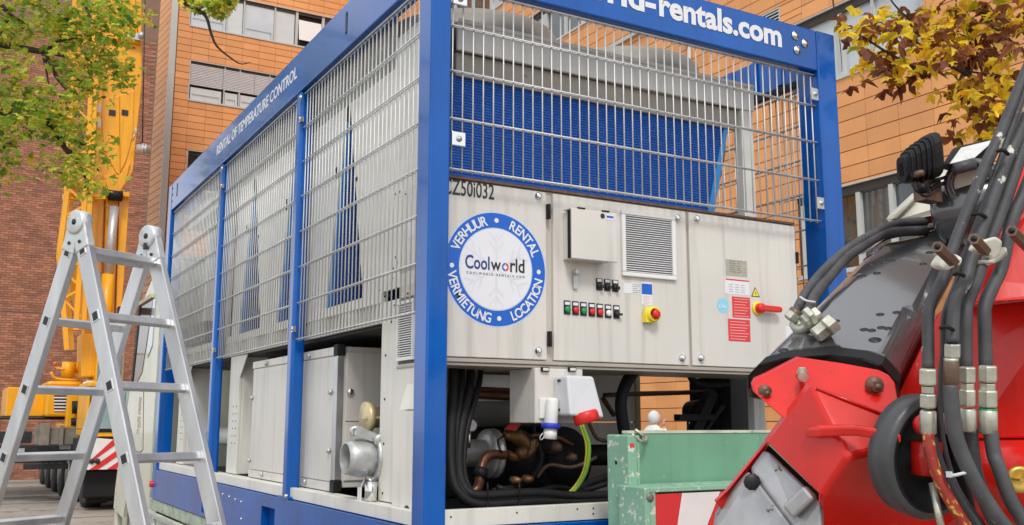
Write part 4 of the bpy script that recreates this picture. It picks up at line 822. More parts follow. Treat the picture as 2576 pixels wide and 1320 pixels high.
m_=MB(); m_.box((PY(1898,1040,.4).x,.4,1.3),(PY(1925,1040,.4).x,.45,1.94)); m_.box((PY(1890,1075,.5).x-.25,.5,1.45),(PY(1890,1075,.5).x,.6,1.62)); m_.box((PY(1926,1070,.4).x,.4,1.3),(2.2,.45,1.72)); B(m_,'frame_column',BEIGE,ch,bevel=.003)
m_=MB(); m_.tube([PY(1733,1040,.65),PY(1740,1022,.65),PY(1760,1015,.65),PY(1775,1020,.65)],.002,5,5); B(m_,'sensor_wire',INK,ch)
# ================================================================ LADDER
H=Vector((-1.247,.513,2.458)); TH=.526; LWD=.338; FA=.385; BA=.36
wv=Vector((math.cos(TH),math.sin(TH),0)); sv=Vector((math.sin(TH),-math.cos(TH),0))
ld=thing('stepladder','folding aluminium ladder standing open as an A-frame left of the blue frame','ladder',(H.x+.15,H.y+.1,0))
def leg(side,ang,sgn):
    d=(sv*sgn*math.sin(ang)-ZU_*math.cos(ang)); top=H+wv*(LWD*side)+d*.055; n_=d.cross(wv).normalized()
    Ltot=(H.z-.0)/math.cos(ang); return d,top,n_,Ltot
ZU_=Vector((0,0,1))
for sgn,ang in ((1,FA),(-1,BA)):
    for side in (0,1):
        d,top,n_,Lt=leg(side,ang,sgn); base=H+wv*(LWD*side)
        a=base+d*.05; b=base+d*(Lt-.06)
        m_=MB(); m_.obox((a+b)/2,(d,wv,n_),((b-a).length/2,.014,.036)); st=B(m_,'side_rail',ALU,ld,bevel=.004)
        m_=MB(); m_.obox(base+d*(Lt-.05),(d,wv,n_),(.045,.019,.041)); B(m_,'rubber_foot',BLACK,ld)
        if Lt>1.4: m_=MB(); m_.obox(base+d*(1.33+(Lt-1.33-.1)/2),(d,wv,n_),((Lt-1.33-.1)/2,.0175,.040)); B(m_,'outer_rail',ALU,ld,bevel=.004)
        # ends of the rungs showing as square sockets
        out=-1 if side==0 else 1
        k=0
        while .121+.28*k<Lt-.2:
            c=base+d*(.121+.28*k)+wv*(out*(.0148 if .121+.28*k<1.3 else .0182)); m_=MB(); q=MB(); m_.obox(c,(d,wv,n_),(.021,.0014,.0185)); q.obox(c+wv*out*.0012,(d,wv,n_),(.016,.0008,.0135)); k+=1; B(m_,'rung_socket',ALU2,st); B(q,'socket_opening',INK,st)
    d,top,n_,Lt=leg(0,ang,sgn); k=0
    m_=MB(); m_.obox((0,0,0),(d,wv,n_),(.015,LWD/2-.013,.0135)); me=m_.mesh('rung',ALU)
    while .121+.28*k<Lt-.2:
        put('rung',me,H+d*(.121+.28*k)+wv*LWD/2,ld,bevel=.003); k+=1
for side in (0,1):
    c=H+wv*(LWD*side); s_=-1 if side==0 else 1
    m_=MB(); m_.lathe(c,wv,[(-.026,.040),(-.022,.048),(.022,.048),(.026,.040)],26); hg=B(m_,'hinge',ALU2,ld)
    m_=MB()
    for sgn,ang in ((1,FA),(-1,BA)):
        d,_,n_,_2=leg(side,ang,sgn)
        m_.loft([[c+d*.0+n_*.044*sgn-wv*.018,c+d*.0+n_*.044*sgn+wv*.018,c-n_*.018*sgn+d*.02+wv*.018,c-n_*.018*sgn+d*.02-wv*.018],[c+d*.12+n_*.038*sgn-wv*.018,c+d*.12+n_*.038*sgn+wv*.018,c+d*.12-n_*.038*sgn+wv*.018,c+d*.12-n_*.038*sgn-wv*.018]])
    B(m_,'hinge_plate',ALU2,ld,bevel=.005)
    m_=MB()
    for sgn,ang in ((1,FA),(-1,BA)):
        d,_,n_,_2=leg(side,ang,sgn); p=c+d*.085; m_.cyl(p-wv*.022,p+wv*.022,.007,8)
    m_.cyl(c-wv*.028,c+wv*.028,.012,12); m_.box(c+wv*-.02*s_+Vector((-.012,-.012,-.055)),c+wv*-.02*s_+Vector((.012,.012,-.03))); B(m_,'hinge_bolt',DARK,hg)
d,_,n_,Lt=leg(1,FA,1); p=PD(585,1303,3.75); q=PD(345,1330,3.55)
fb=H+wv*LWD+d*1.28
m_=MB(); e1=fb+wv*.10+sv*.055; e2=fb-wv*(LWD+.12)+sv*.055; m_.bar(e2,e1,.045,.028); B(m_,'stabiliser_bar',ALU,ld,bevel=.004)
m_=MB(); m_.bar(fb+wv*.045+sv*.055,fb-wv*.005+sv*.055,.05,.034); B(m_,'bar_clamp',PBLUE,ld,bevel=.004)
d,_,n_,Lt=leg(0,BA,-1); fb=H+d*1.30; m_=MB(); m_.bar(fb-wv*.06-sv*.05,fb+wv*(LWD+.05)-sv*.05,.045,.028); B(m_,'stabiliser_bar',ALU,ld,bevel=.004)
# ================================================================ FLATBED TRUCK
ft=thing('flatbed_truck','ivory cabbed flatbed truck with green sideboards carrying the chiller','truck',(1.2,4,0))
m_=MB(); m_.box((.01,-.24,.93),(2.42,5.85,1.022)); B(m_,'bed',mat('faded green bed',(.36,.42,.33),.6,0,.25,5,bump=.2,spots=(.2,.2,.16,12),spotlim=.56),ft,bevel=.004)
m_=MB(); m_.box((.7,-.2,.62),(.8,8.8,.925)); m_.box((1.6,-.2,.62),(1.7,8.8,.925)); B(m_,'chassis_rail',DARK,ft)
m_=MB(); m_.box((-.045,.3,.62),(-.01,5.75,.93)); sb_=B(m_,'side_board',mat('worn pale green board',(.42,.46,.37),.55,0,.2,5,bump=.2,spots=(.5,.5,.42,18),spotlim=.55),ft,bevel=.004)
m_=MB()
for y in (1.6,3.0,4.3,5.2): m_.box((-.07,y,.70),(-.046,y+.05,.90)); m_.cyl((-.06,y-.03,.85),(-.06,y+.08,.85),.012,8)
m_.box((-.06,.3,.90),(-.046,5.75,.92)); B(m_,'board_latch',GALV,sb_)
def wheel(x,y,r,w_,par,side=-1):
    m_=MB(); m_.lathe((x,y,r),(1,0,0),[(-w_/2,r*.62),(-w_/2+.02,r*.93),(-w_/2+.06,r),(w_/2-.06,r),(w_/2-.02,r*.93),(w_/2,r*.62)],36); o=B(m_,'wheel',TYRE,par)
    m_=MB(); m_.lathe((x+side*(w_/2),y,r),(side,0,0),[(.005,r*.60),(-.03,r*.55),(-.10,r*.5),(-.10,r*.25),(-.02,r*.22),(.0,r*.18),(.002,.01)],28)
    for k in range(8): t=k*math.pi/4; m_.cyl((x+side*(w_/2-.1),y+r*.38*math.cos(t),r+r*.38*math.sin(t)),(x+side*(w_/2-.06),y+r*.38*math.cos(t),r+r*.38*math.sin(t)),.016,6)
    B(m_,'rim',mat('dusty steel rim %d'%len(bpy.data.materials),(.3,.29,.27),.5,.4,.2,8),o)
for y in (.9,2.2):
    for x,s_ in ((.2,-1),(2.25,1)): wheel(x,y,.5,.5,ft,s_)
# cab
YA=6.0; XC=.06; XR2=2.40
def cb(px,py): p=PX(px,py,XC); return p.y,p.z
fy=cb(288,1240)[0]
yw=cb(334,1300)[0]; arch=[(yw+ .62*math.cos(t),.52+.62*math.sin(t)) for t in [math.pi*k/10 for k in range(11)]]
top=[(YA,3.26),(YA+.3,3.25),cb(398,671),cb(384,700),cb(357,764)]
prof=[(YA,.6)]+top+[cb(331,960),cb(304,1120),cb(290,1225),(fy,.75),(arch[0][0],.70)]+arch+[(arch[-1][0],.55),(YA+.01,.55)]
for x in (XC,XR2-.04):
    m_=MB(); m_.prism([(x,y,z) for y,z in prof],(.04,0,0)); B(m_,'cab_side',TRUCKW,ft)
m_=MB()
for i in range(len(top)-1): m_.prism([(XC+.041,top[i][0],top[i][1]),(XC+.041,top[i+1][0],top[i+1][1]),(XC+.041,top[i+1][0],top[i+1][1]-.03),(XC+.041,top[i][0],top[i][1]-.03)],(XR2-XC-.082,0,0))
m_.box((XC+.041,YA,.95),(XR2-.041,YA+.03,3.22)); B(m_,'cab_shell',TRUCKW,ft)
a,b,c=cb(331,960),cb(304,1120),cb(290,1225); m_=MB(); m_.prism([(XC+.041,a[0],a[1]),(XC+.041,b[0],b[1]),(XC+.041,c[0],c[1]),(XC+.041,fy,.75),(XC+.041,fy-.05,.75),(XC+.041,b[0]-.05,b[1])],(XR2-XC-.082,0,0)); B(m_,'cab_front',TRUCKW,ft)
t=cb(357,764); m_=MB(); m_.prism([(XC+.041,t[0],t[1]),(XC+.041,a[0],a[1]),(XC+.041,a[0]-.02,a[1]),(XC+.041,t[0]-.02,t[1])],(XR2-XC-.082,0,0)); B(m_,'windscreen',CGLASS,ft)
w_=[cb(355,767),cb(335,962),cb(346,960),cb(358,937),cb(371,856),cb(387,750),cb(372,756)]
m_=MB(); m_.prism([(XC-.006,y,z) for y,z in w_],(.004,0,0)); dw=B(m_,'door_window',mat('brown door glass',(.09,.05,.035),.12,0,.25,2,spec=.8),ft)  # brown base colour imitates what the door glass reflects
w2=[cb(353,764),cb(332,964),cb(336,966),cb(357,770)]; m_=MB(); m_.prism([(XC-.012,y,z) for y,z in w2],(.008,0,0)); B(m_,'window_seal',BLACK,dw)
w2=[cb(352,763),cb(387,738),cb(389,748),cb(354,770)]; m_=MB(); m_.prism([(XC-.03,y,z) for y,z in w2],(.028,0,0)); B(m_,'rain_deflector',mat('stained cream deflector',(.45,.40,.26),.5,0,.3,9),dw)
w2=[cb(372,900),cb(374,860),cb(388,752),cb(393,752),cb(384,870)]; m_=MB(); m_.prism([(XC-.008,y,z) for y,z in w2],(.006,0,0)); B(m_,'reflection_patch',GLASSB,dw)  # pale patch painting a reflection on the door glass
m_=MB(); m_.box((XC-.012,YA,1.0),(XC-.0005,YA+.09,3.2)); B(m_,'edge_moulding',mat('greenish moulding',(.30,.36,.24),.5,0,.3,9,spots=(.6,.45,.25,9),spotlim=.58),ft)
d1_=[cb(360,1131),cb(352,1138),cb(318,1125),cb(316,985)]
for i in range(3):
    p,q=d1_[i],d1_[(i+1)%4]; m_=MB(); m_.bar((XC-.001,p[0],p[1]),(XC-.001,q[0],q[1]),.006,.006); B(m_,'door_gap',INK,ft)
m_=MB(); p,q=cb(360,1131),cb(362,965); m_.bar((XC-.001,p[0],p[1]),(XC-.001,q[0],q[1]),.006,.006); B(m_,'door_gap',INK,ft)
fl=mat('faded lettering',(.42,.36,.22),.6,spots=(.6,.6,.5,40),spotlim=.52)
for (px,py,w0,h0) in ((350,1055,.10,.03),(350,1070,.09,.025),(347,1085,.07,.025),(352,1020,.08,.09)):
    p=cb(px,py); m_=MB(); m_.box((XC-.0015,p[0]-w0,p[1]-h0),(XC-.0002,p[0]+w0,p[1]+h0)); B(m_,'faded_lettering',fl,ft)
p=cb(347,778); m_=MB(); m_.box((XC-.20,p[0]-.03,p[1]-.05),(XC-.02,p[0]+.10,p[1]+.02)); B(m_,'mirror_arm',BLACK,ft,bevel=.01)
p=cb(325,925); m_=MB(); m_.box((XC-.24,p[0]+.1,p[1]-.17),(XC-.04,p[0]+.16,p[1]+.17)); mi=B(m_,'mirror',mat('cream mirror housing',(.70,.55,.38),.5),ft,bevel=.015)
m_=MB(); m_.box((XC-.22,p[0]+.094,p[1]-.15),(XC-.06,p[0]+.099,p[1]+.15)); B(m_,'mirror_glass',CHROME,mi)
for x,s_ in ((XC+.16,-1),(XR2-.16,1)): wheel(x,yw,.5,.30,ft,s_)
m_=MB(); m_.box((XC+.02,fy-.08,.35),(XR2-.02,fy+.06,.74)); B(m_,'bumper',TRUCKW,ft,bevel=.02)
m_=MB(); m_.box((XC+.05,arch[-1][0],.75),(XC+.45,arch[0][0],1.2)); B(m_,'wheel_arch_liner',BLACK,ft)
p=PX(381,1217,-.01); m_=MB(); m_.lathe((-.005,p.y,p.z),(-1,0,0),[(-.02,.03),(.02,.028),(.022,.003)],12); B(m_,'side_lamp',REDP,ft)
# green rear board and marker
yb=-.35; x0=.725; yk=PX(1526,1100,x0).y
m_=MB(); m_.box((x0,yb,.55),(x0+.045,min(yk,-.02),1.648)); m_.box((x0+.0451,yb+.002,.55),(x0+.06,yb+.05,1.646)); B(m_,'rear_post',GRNS,ft,bevel=.006)
m_=MB(); m_.box((x0+.046,-.285,1.02),(2.5,-.25,1.652)); tg=B(m_,'tail_board',GRN,ft,bevel=.004)
m_=MB(); m_.box((x0+.046,-.288,1.6525),(2.5,-.245,1.664)); B(m_,'board_cap',mat('pale worn cap rail',(.5,.52,.42),.5,0,.2,9,spots=(.25,.3,.2,22)),tg)
m_=MB(); m_.tube([(x0+.02,-.345,1.652),(x0+.06,-.35,1.625),(x0+.10,-.33,1.625),(x0+.125,-.30,1.64)],.006,6,3); m_.tube([(x0+.08,-.29,1.668),(x0+.125,-.30,1.635)],.007,6); m_.lathe((x0+.125,-.29,1.632),(0,-1,0),[(0,.016),(.01,.016),(.014,.008)],10); B(m_,'board_hook',ZINC,tg)
m_=MB(); m_.cyl((x0-.0006,PX(1550,1163,x0).y,PX(1550,1163,x0).z),(x0+.004,PX(1550,1163,x0).y,PX(1550,1163,x0).z),.009,8); B(m_,'bolt_hole',INK,ft)
m_=MB(); c=PY(1581,1120,yb-.002); m_.box((c.x+.008,yb-.0015,c.z-.008),(c.x+.03,yb+.0,c.z+.008)); B(m_,'paint_splash',STICKR,ft)
xm=.672; ym=-.52
m_=MB(); m_.box((xm,ym,.75),(xm+.025,-.352,1.452)); m_.box((xm+.0255,ym,1.435),(2.4,-.30,1.452)); m_.box((xm+.0255,-.36,.75),(2.4,-.355,1.434)); m_.box((xm+.0255,ym,.75),(xm+.05,ym+.02,1.434)); mk=B(m_,'marker_housing',GRNS,ft,bevel=.004)
zt_=1.428; zb_=zt_-.56; X0m=xm+.03
m_=MB(); m_.box((xm+.0505,ym+.002,zb_),(xm+.95,ym+.006,zt_)); B(m_,'marker_plate',REDH,mk)
m_=MB()
a=PY(1723,1229,ym); b=PY(1668,1320,ym); c=PY(1763,1320,ym); d=PY(1818,1226,ym); ex=(b-a)*3; 
y_=ym+.0005
def clipz(p,q,z): t=(z-p.z)/(q.z-p.z); return (p.x+(q.x-p.x)*t,y_,z)
for off in (0,.56):
    pts=[(clipz(a,b,zt_)[0]+off,y_,zt_),(clipz(a,b,zb_)[0]+off,y_,zb_),(clipz(d,c,zb_)[0]+off,y_,zb_),(clipz(d,c,zt_)[0]+off,y_,zt_)]
    pts=[(max(p[0],xm+.051),p[1],p[2]) for p in pts]; m_.add(pts,[(0,1,2,3)])
B(m_,'white_stripe',WHH,mk,fix=False)
c=PY(1635,1251,ym); m_=MB(); m_.lathe((c.x,ym+.002,c.z),(0,-1,0),[(0,.017),(.006,.016),(.008,.006)],14); B(m_,'rivet',mat('grey rivet',(.2,.18,.17),.5,.4),mk)
# ================================================================ MOBILE CRANE
mc=thing('mobile_crane','yellow multi-axle mobile crane with raised boom in front of the brick wall','crane',(2.0,21,0))
def Q(px,py,Y): return PY(px,py,Y)
def qbox(name,M,x0,x1,y0,y1,Y,dy,par=mc,bevel=.02,mb=None,**kw):
    a=Q(x0,(y0+y1)/2,Y); b=Q(x1,(y0+y1)/2,Y); t=Q((x0+x1)/2,y0,Y).z; u=Q((x0+x1)/2,y1,Y).z
    m=mb or MB(); m.box((a.x,Y,u),(b.x,Y+dy,t))
    return B(m,name,M,par,bevel=bevel,**kw) if mb is None else m
# carrier
qbox('counterweight',CRY,16,112,974,1047,21,2.2); qbox('counterweight',CRY,114,166,976,1046,21,2.2)
qbox('deck',DARK,-70,175,1048,1055,20.8,3)
eh=qbox('engine_house',CRY,116,205,972,1048,20.3,2.0,bevel=.05)
m_=MB()
for k in range(5): qbox('',0,136,170,994+k*8,998+k*8,20.28,.03,mb=m_)
B(m_,'louvre',INK,eh); m_=MB(); 
for k in range(5): qbox('',0,136,170,998.3+k*8,1001.5+k*8,20.27,.04,mb=m_)
B(m_,'louvre',WHITEP,eh)
qbox('engine_cover',CRY,120,212,958,973,20.4,1.8,bevel=.08); qbox('winch_cover',CRY,168,195,992,1075,19.9,.3)
m_=MB(); a=Q(172,930,20.6); m_.cyl((a.x,20.6,Q(172,948,20.6).z),(a.x,20.6,Q(172,910,20.6).z),.14,16); a=Q(196,925,20.7); m_.cyl((a.x-.1,20.7,a.z),(a.x+.1,20.7,a.z),.12,14); m_.tube([Q(128,935,20.5),Q(142,952,20.5),Q(200,956,20.5)],.03,8,3); m_.tube([Q(140,925,20.5),Q(172,930,20.5)],.02,6); B(m_,'winch',CRY,mc)
m_=MB(); m_.sphere(Q(139,914,20.5),.045,10,6); m_.cyl(Q(139,932,20.5),Q(139,915,20.5),.012,6); B(m_,'beacon',mat('orange beacon',(.7,.15,.02),.3),mc)
m_=MB(); m_.cyl(Q(196,1008,19.7),Q(196,1040,19.7),.12,14); m_.cyl(Q(196,1050,19.7),Q(196,1070,19.7),.14,14); B(m_,'exhaust',BLACK,mc)
m_=MB(); m_.tube([Q(205,992,20),Q(214,965,20),Q(245,965,20)],.05,8,3); qbox('',0,218,245,957,972,19.9,.3,mb=m_); B(m_,'hose_reel',WHITEP,mc)
# carrier chassis: long box along Y
m_=MB(); m_.box((.75,17.3,.95),(3.5,28,1.35)); B(m_,'chassis',DARK,mc,bevel=.02)
m_=MB(); m_.box((1.2,17.5,1.35),(3.3,20.3,1.75)); m_.box((1.0,20.3,1.35),(3.3,26,1.62)); B(m_,'carrier_deck',CRY,mc,bevel=.03)
m_=MB(); qbox('',0,88,200,1075,1118,19.2,.4,mb=m_); qbox('',0,100,125,1065,1120,19.1,.1,mb=m_); qbox('',0,150,160,1070,1120,19.1,.1,mb=m_); B(m_,'outrigger_box',mat('dusty grey steel',(.20,.18,.15),.6,.2,.3,4),mc,bevel=.01)
m_=MB(); qbox('',0,-60,200,1120,1165,20.0,.5,mb=m_); qbox('',0,-60,80,1085,1115,20.2,.5,mb=m_); qbox('',0,60,190,1166,1180,19.6,.3,mb=m_); B(m_,'outrigger_beam',DARK,mc,bevel=.01)
m_=MB(); qbox('',0,-30,62,1128,1138,19.9,.06,mb=m_); qbox('',0,150,180,1118,1130,19.5,.06,mb=m_); B(m_,'step_plate',GALV,mc)
for k in range(5):
    y=19.8+k*1.65; wheel(.95,y,.62,.42,mc,-1); wheel(3.3,y,.62,.42,mc,1)
# driver's cab facing the camera
Yc=16.9; xa=Q(222,1050,Yc).x; xb=xa+2.6
z0,z1,z2,z3=Q(250,1180,Yc).z,Q(250,1098,Yc).z,Q(250,1082,Yc).z,Q(250,985,Yc).z
m_=MB(); m_.box((xa,Yc,z1),(xb,Yc+1.9,z2)); m_.box((xa,Yc+.3,z2),(xa+.06,Yc+1.9,z3+.1)); m_.box((xb-.06,Yc+.3,z2),(xb,Yc+1.9,z3+.1)); m_.box((xa,Yc+.25,z3+.1),(xb,Yc+1.9,z3+.2)); m_.box((xa,Yc+1.85,z2),(xb,Yc+1.9,z3+.1)); dc=B(m_,'driver_cab',CRY,mc,bevel=.03)
m_=MB(); m_.hexa([(xa+.06,Yc+.02,z2+.02),(xb-.06,Yc+.02,z2+.02),(xb-.06,Yc+.06,z2+.02),(xa+.06,Yc+.06,z2+.02),(xa+.06,Yc+.26,z3+.1),(xb-.06,Yc+.26,z3+.1),(xb-.06,Yc+.3,z3+.1),(xa+.06,Yc+.3,z3+.1)]); B(m_,'windscreen',CGLASS,dc)
m_=MB(); m_.box((xa+.1,Yc-.02,z2-.04),(xb-.1,Yc+.02,z2+.03)); 
for k in range(2): m_.bar((xa+.5+k*.9,Yc-.01,z2+.05),(xa+.9+k*.9,Yc+.06,z2+.35),.03,.02)
B(m_,'wiper',BLACK,dc)
m_=MB(); m_.hexa([(xa-.1,Yc-.15,z0),(xb,Yc-.15,z0),(xb,Yc+.2,z0),(xa-.1,Yc+.2,z0),(xa-.1,Yc-.12,z1),(xb,Yc-.12,z1-.25),(xb,Yc+.2,z1-.25),(xa-.1,Yc+.2,z1)]); bp_=B(m_,'bumper',WHH,mc)
m_=MB(); hgt=z1-z0
for k in range(9):
    x=xa-.25+k*.31; q=[]
    for dx,zz in ((0,z0),(.16,z0),(.16+hgt*1.15,z1),(hgt*1.15,z1)): q.append([x+dx,Yc-.155,zz])
    # clip to plate
    for p in q: p[0]=min(max(p[0],xa-.1),xb)
    lim=lambda x_: z1-(x_-xa+.1)/(xb-xa+.1)*.25
    for p in q: p[2]=min(p[2],lim(p[0])); 
    for p in q: p[1]=Yc-.156+.03*(p[2]-z0)/hgt
    m_.add(q,[(0,1,2,3)])
B(m_,'red_stripe',REDH,bp_,fix=False)
m_=MB(); m_.box((xa,Yc+.1,.25),(xb,Yc+.5,z0-.02)); m_.box((xa+.1,Yc+.4,.12),(xa+.5,Yc+.9,.4)); B(m_,'under_bumper',BLACK,mc,bevel=.03)
for x in (xa+.3,xb-.3): wheel(x,Yc+1.2,.62,.42,mc,-1)
m_=MB()
for px in (232,246): c=Q(px,1160,Yc-.2); m_.lathe((c.x,Yc-.16,c.z),(0,-1,0),[(0,.05),(.02,.045),(.022,.01)],12)
B(m_,'lamp',DARK,bp_)
# operator cab
oc=qbox('operator_cab',CRY,240,300,862,1042,19.6,1.6,bevel=.03); qbox('operator_window',CGLASS,246,296,872,960,19.57,.02,par=oc,bevel=0); qbox('operator_window',CGLASS,246,296,975,1035,19.57,.02,par=oc,bevel=0)
# boom
Yb=20.0
def qpoly(pts,Y,dy,name,M,par=mc,bevel=.01,**kw):
    m=MB(); m.prism([Q(x,y,Y) for x,y in pts],(0,dy,0)); return B(m,name,M,par,bevel=bevel,**kw)
bo=qpoly([(262,60),(357,90),(356,215),(334,430),(315,468),(283,510),(262,470),(250,420),(252,250),(262,120)],Yb,.9,'boom',CRY)
qpoly([(338,-60),(356,-60),(356,100),(349,100)],Yb+.1,.8,'boom_extension',CRY,bo); qpoly([(258,-60),(338,-60),(346,100),(262,98)],Yb+.15,.6,'boom_extension',CRY,bo)
qpoly([(252,250),(300,240),(302,440),(293,434),(262,380)],Yb-.03,.028,'boom_plate',CRY,bo); qpoly([(302,240),(338,225),(334,340),(320,395),(303,434)],Yb-.035,.033,'boom_plate',CRY,bo)
qpoly([(259,440),(283,505),(315,462),(328,405),(300,440),(285,438)],Yb-.06,.024,'boom_plate',CRY,bo)
for x in (274,306): qbox('inspection_slot',INK,x,x+17,276,290,Yb-.05,.01,par=bo,bevel=0)
qbox('boom_collar',CRY,255,327,480,492,Yb-.1,1.1); qbox('boom_collar',CRY,260,358,92,102,Yb-.1,1.1)
qpoly([(268,495),(298,495),(290,700),(284,845),(266,845),(262,700)],Yb+.05,.4,'boom_lower',CRY); qpoly([(300,495),(325,495),(312,700),(300,845),(290,845),(296,650)],Yb+.1,.5,'boom_lower',CRY)
qpoly([(230,495),(262,495),(252,720),(246,940),(205,940),(212,820),(170,700)],Yb+.2,.5,'boom_lower',CRY)
qpoly([(205,838),(282,838),(290,900),(282,945),(205,950)],Yb-.1,.9,'slewing_bracket',CRY,bevel=.04)
m_=MB(); m_.cyl(Q(288,520,Yb-.1),Q(272,690,Yb-.1),.10,16); B(m_,'luffing_cylinder',GALV,mc); m_=MB(); m_.cyl(Q(272,690,Yb-.1),Q(262,850,Yb-.1),.13,16); B(m_,'luffing_cylinder',CRY,mc)
m_=MB(); m_.lathe(Q(290,492,Yb-.15),(1,0,0),[(-.15,.12),(.15,.12)],14); B(m_,'pivot',BLACK,mc)
# folded lattice jib
m_=MB()
for (a,b) in (((190,-40),(168,480)),((168,480),(148,640)),((148,640),(168,880)),((242,-40),(225,300)),((225,300),(190,830)),((240,200),(210,820))):
    m_.bar(Q(*a,Yb-.6),Q(*b,Yb-.6),.10,.10)
    m_.bar(Q(a[0]+14,a[1],Yb-.1),Q(b[0]+14,b[1],Yb-.1),.08,.08)
for k in range(12):
    y=-20+k*70; xl=190-(y+40)*.043; xr=242-(y+40)*.05
    m_.bar(Q(xl,y,Yb-.6),Q(xr,y+45,Yb-.6),.045,.045); m_.bar(Q(xr,y+45,Yb-.6),Q(xl,y+70,Yb-.6),.045,.045)
for y in (470,495): m_.bar(Q(160,y,Yb-.5),Q(262,y-10 if y<480 else y,Yb-.3),.16,.12)
m_.bar(Q(160,478,Yb-.5),Q(196,462,Yb-.4),.1,.08)
B(m_,'lattice_jib',CRY,mc,fix=True)
for y in (262,300): m_=MB(); m_.box(Q(245,y+20,Yb-.3),Q(254,y,Yb-.25)); B(m_,'cable_guide',GREYP,mc)
m_=MB(); m_.sphere(Q(341,330,Yb-.2),.10,10,6,(.5,.5,1)); m_.tube([Q(341,335,Yb-.2),Q(333,352,Yb-.2)],.03,6); B(m_,'boom_lamp',mat('dull yellow grey',(.5,.4,.2),.5),mc)
m_=MB(); m_.lathe(Q(355,90,Yb-.2),(0,-1,0),[(0,.07),(.1,.07)],12); m_.box(Q(320,95,Yb-.2),Q(355,88,Yb-.1)); B(m_,'boom_pin',GALV,mc)
m_=MB(); c=Q(359,375,Yb-.3); m_.lathe(c,(1,0,0),[(-.14,.02),(-.14,.10),(-.03,.11),(-.02,.14),(.0,.14),(.01,.09),(.03,.09),(.04,.14),(.06,.14),(.07,.1),(.16,.1),(.16,.02)],20); hb=B(m_,'hoist_block',GALV,mc)
m_=MB(); m_.cyl(Q(366,-60,Yb-.3),Q(358,360,Yb-.3),.014,6); m_.bar(Q(346,380,Yb-.3),Q(352,376,Yb-.3),.05,.05); B(m_,'hoist_rope',DARK,hb)
# ================================================================ PERSON
def person(name,label,base,face,h=1.74):
    t=thing(name,label,'person',base); bx=Vector(base); f=Vector((math.cos(face),math.sin(face),0)); s=Vector((-f.y,f.x,0)); k=h/1.74
    P=lambda u,v_,z: bx+f*(u*k)+s*(v_*k)+Vector((0,0,z*k))
    V=[P(0,0,.95),P(0,0,1.12),P(-.01,0,1.32),P(-.01,0,1.46),P(.01,0,1.53),P(.035,0,1.60),
       P(0,.17,1.45),P(.05,.23,1.18),P(.22,.20,1.02), P(.0,-.17,1.45),P(.10,-.22,1.22),P(.18,-.12,1.42),P(.17,-.06,1.50),
       P(0,.09,.9),P(.02,.10,.5),P(-.02,.10,.08),P(.12,.10,.03), P(0,-.09,.9),P(.05,-.10,.5),P(.02,-.10,.08),P(.16,-.10,.03),P(.05,0,1.66)]
    R=[.15,.14,.15,.11,.055,.08,.07,.05,.035,.07,.05,.04,.03,.10,.065,.045,.04,.10,.065,.045,.04,.07]
    E=[(0,1),(1,2),(2,3),(3,4),(4,5),(5,21),(3,6),(6,7),(7,8),(3,9),(9,10),(10,11),(11,12),(0,13),(13,14),(14,15),(15,16),(0,17),(17,18),(18,19),(19,20)]
    me=bpy.data.meshes.new('body'); me.from_pydata([v-bx for v in V],E,[]); me.materials.append(COAT); 
    o=put('body',me,bx,t); md=o.modifiers.new('skin','SKIN'); me.skin_vertices.new() if not me.skin_vertices else None
    for i,r in enumerate(R): me.skin_vertices[0].data[i].radius=(r*k,r*k*(1.25 if i in(0,1,2,3) else 1))
    me.skin_vertices[0].data[0].use_root=True
    ss=o.modifiers.new('s','SUBSURF'); ss.levels=2; ss.render_levels=2
    dg=bpy.context.evaluated_depsgraph_get(); m2=bpy.data.meshes.new_from_object(o.evaluated_get(dg)); o.modifiers.clear(); o.data=m2; m2.materials.clear(); m2.materials.append(COAT); m2.materials.append(SKIN); m2.materials.append(TROUS)
    for p in m2.polygons:
        c=p.center; p.use_smooth=True; fc=c.dot(f); 
        if c.z>1.525*k or (c.z>1.46*k and fc>.155): p.material_index=1
        elif c.z<.62*k: p.material_index=2
    m_=MB(); c=P(.03,0,1.64)
    m_.sphere(c-f*.012+Vector((0,0,.02)),.112*k,16,10,(1,1,1.12)); nv=[]
    o=B(m_,'hair_net',NET,t)
    m_=MB(); m_.sphere(P(.065,0,1.60),.075*k,14,9,(1,.9,1.35)); m_.sphere(P(.145,0,1.60),.016*k,8,5,(1.2,.8,1.4)); m_.sphere(P(.06,.08,1.60),.02*k,8,5,(.7,.4,1.3)); m_.sphere(P(.06,-.08,1.60),.02*k,8,5,(.7,.4,1.3)); m_.sphere(P(.13,0,1.56),.018*k,8,5,(.7,1.3,.5)); B(m_,'face',SKIN,t)
    m_=MB(); m_.sphere(P(.128,.03,1.625),.009,6,4); m_.sphere(P(.128,-.03,1.625),.009,6,4); B(m_,'eyes',INK,t)
    for hp,dirv in ((P(.17,-.05,1.50),(f*.2+Vector((0,0,1))).normalized()),(P(.24,.19,1.01),f)):
        m_=MB(); m_.tube([hp,hp+dirv*.06,hp+dirv*.10],.03,8,2,rs=[.022,.034,.028])
        for q in range(4): o_=s*(.026*(q-1.5)*.7); m_.tube([hp+dirv*.08+o_,hp+dirv*.12+o_+f*.01,hp+dirv*(.145-.006*abs(q-1.5))+o_+f*.025],.008,6,2)
        m_.tube([hp+dirv*.03-s*.03,hp+dirv*.06-s*.045,hp+dirv*.085-s*.04+f*.01],.009,6,2); B(m_,'hand',SKIN,t)
    return t
pp=PD(1643,1060,19.0); person('person','person in white coat and hair net, seen through the gap under the cabinet',(pp.x,pp.y,0),math.radians(-10),1.87)
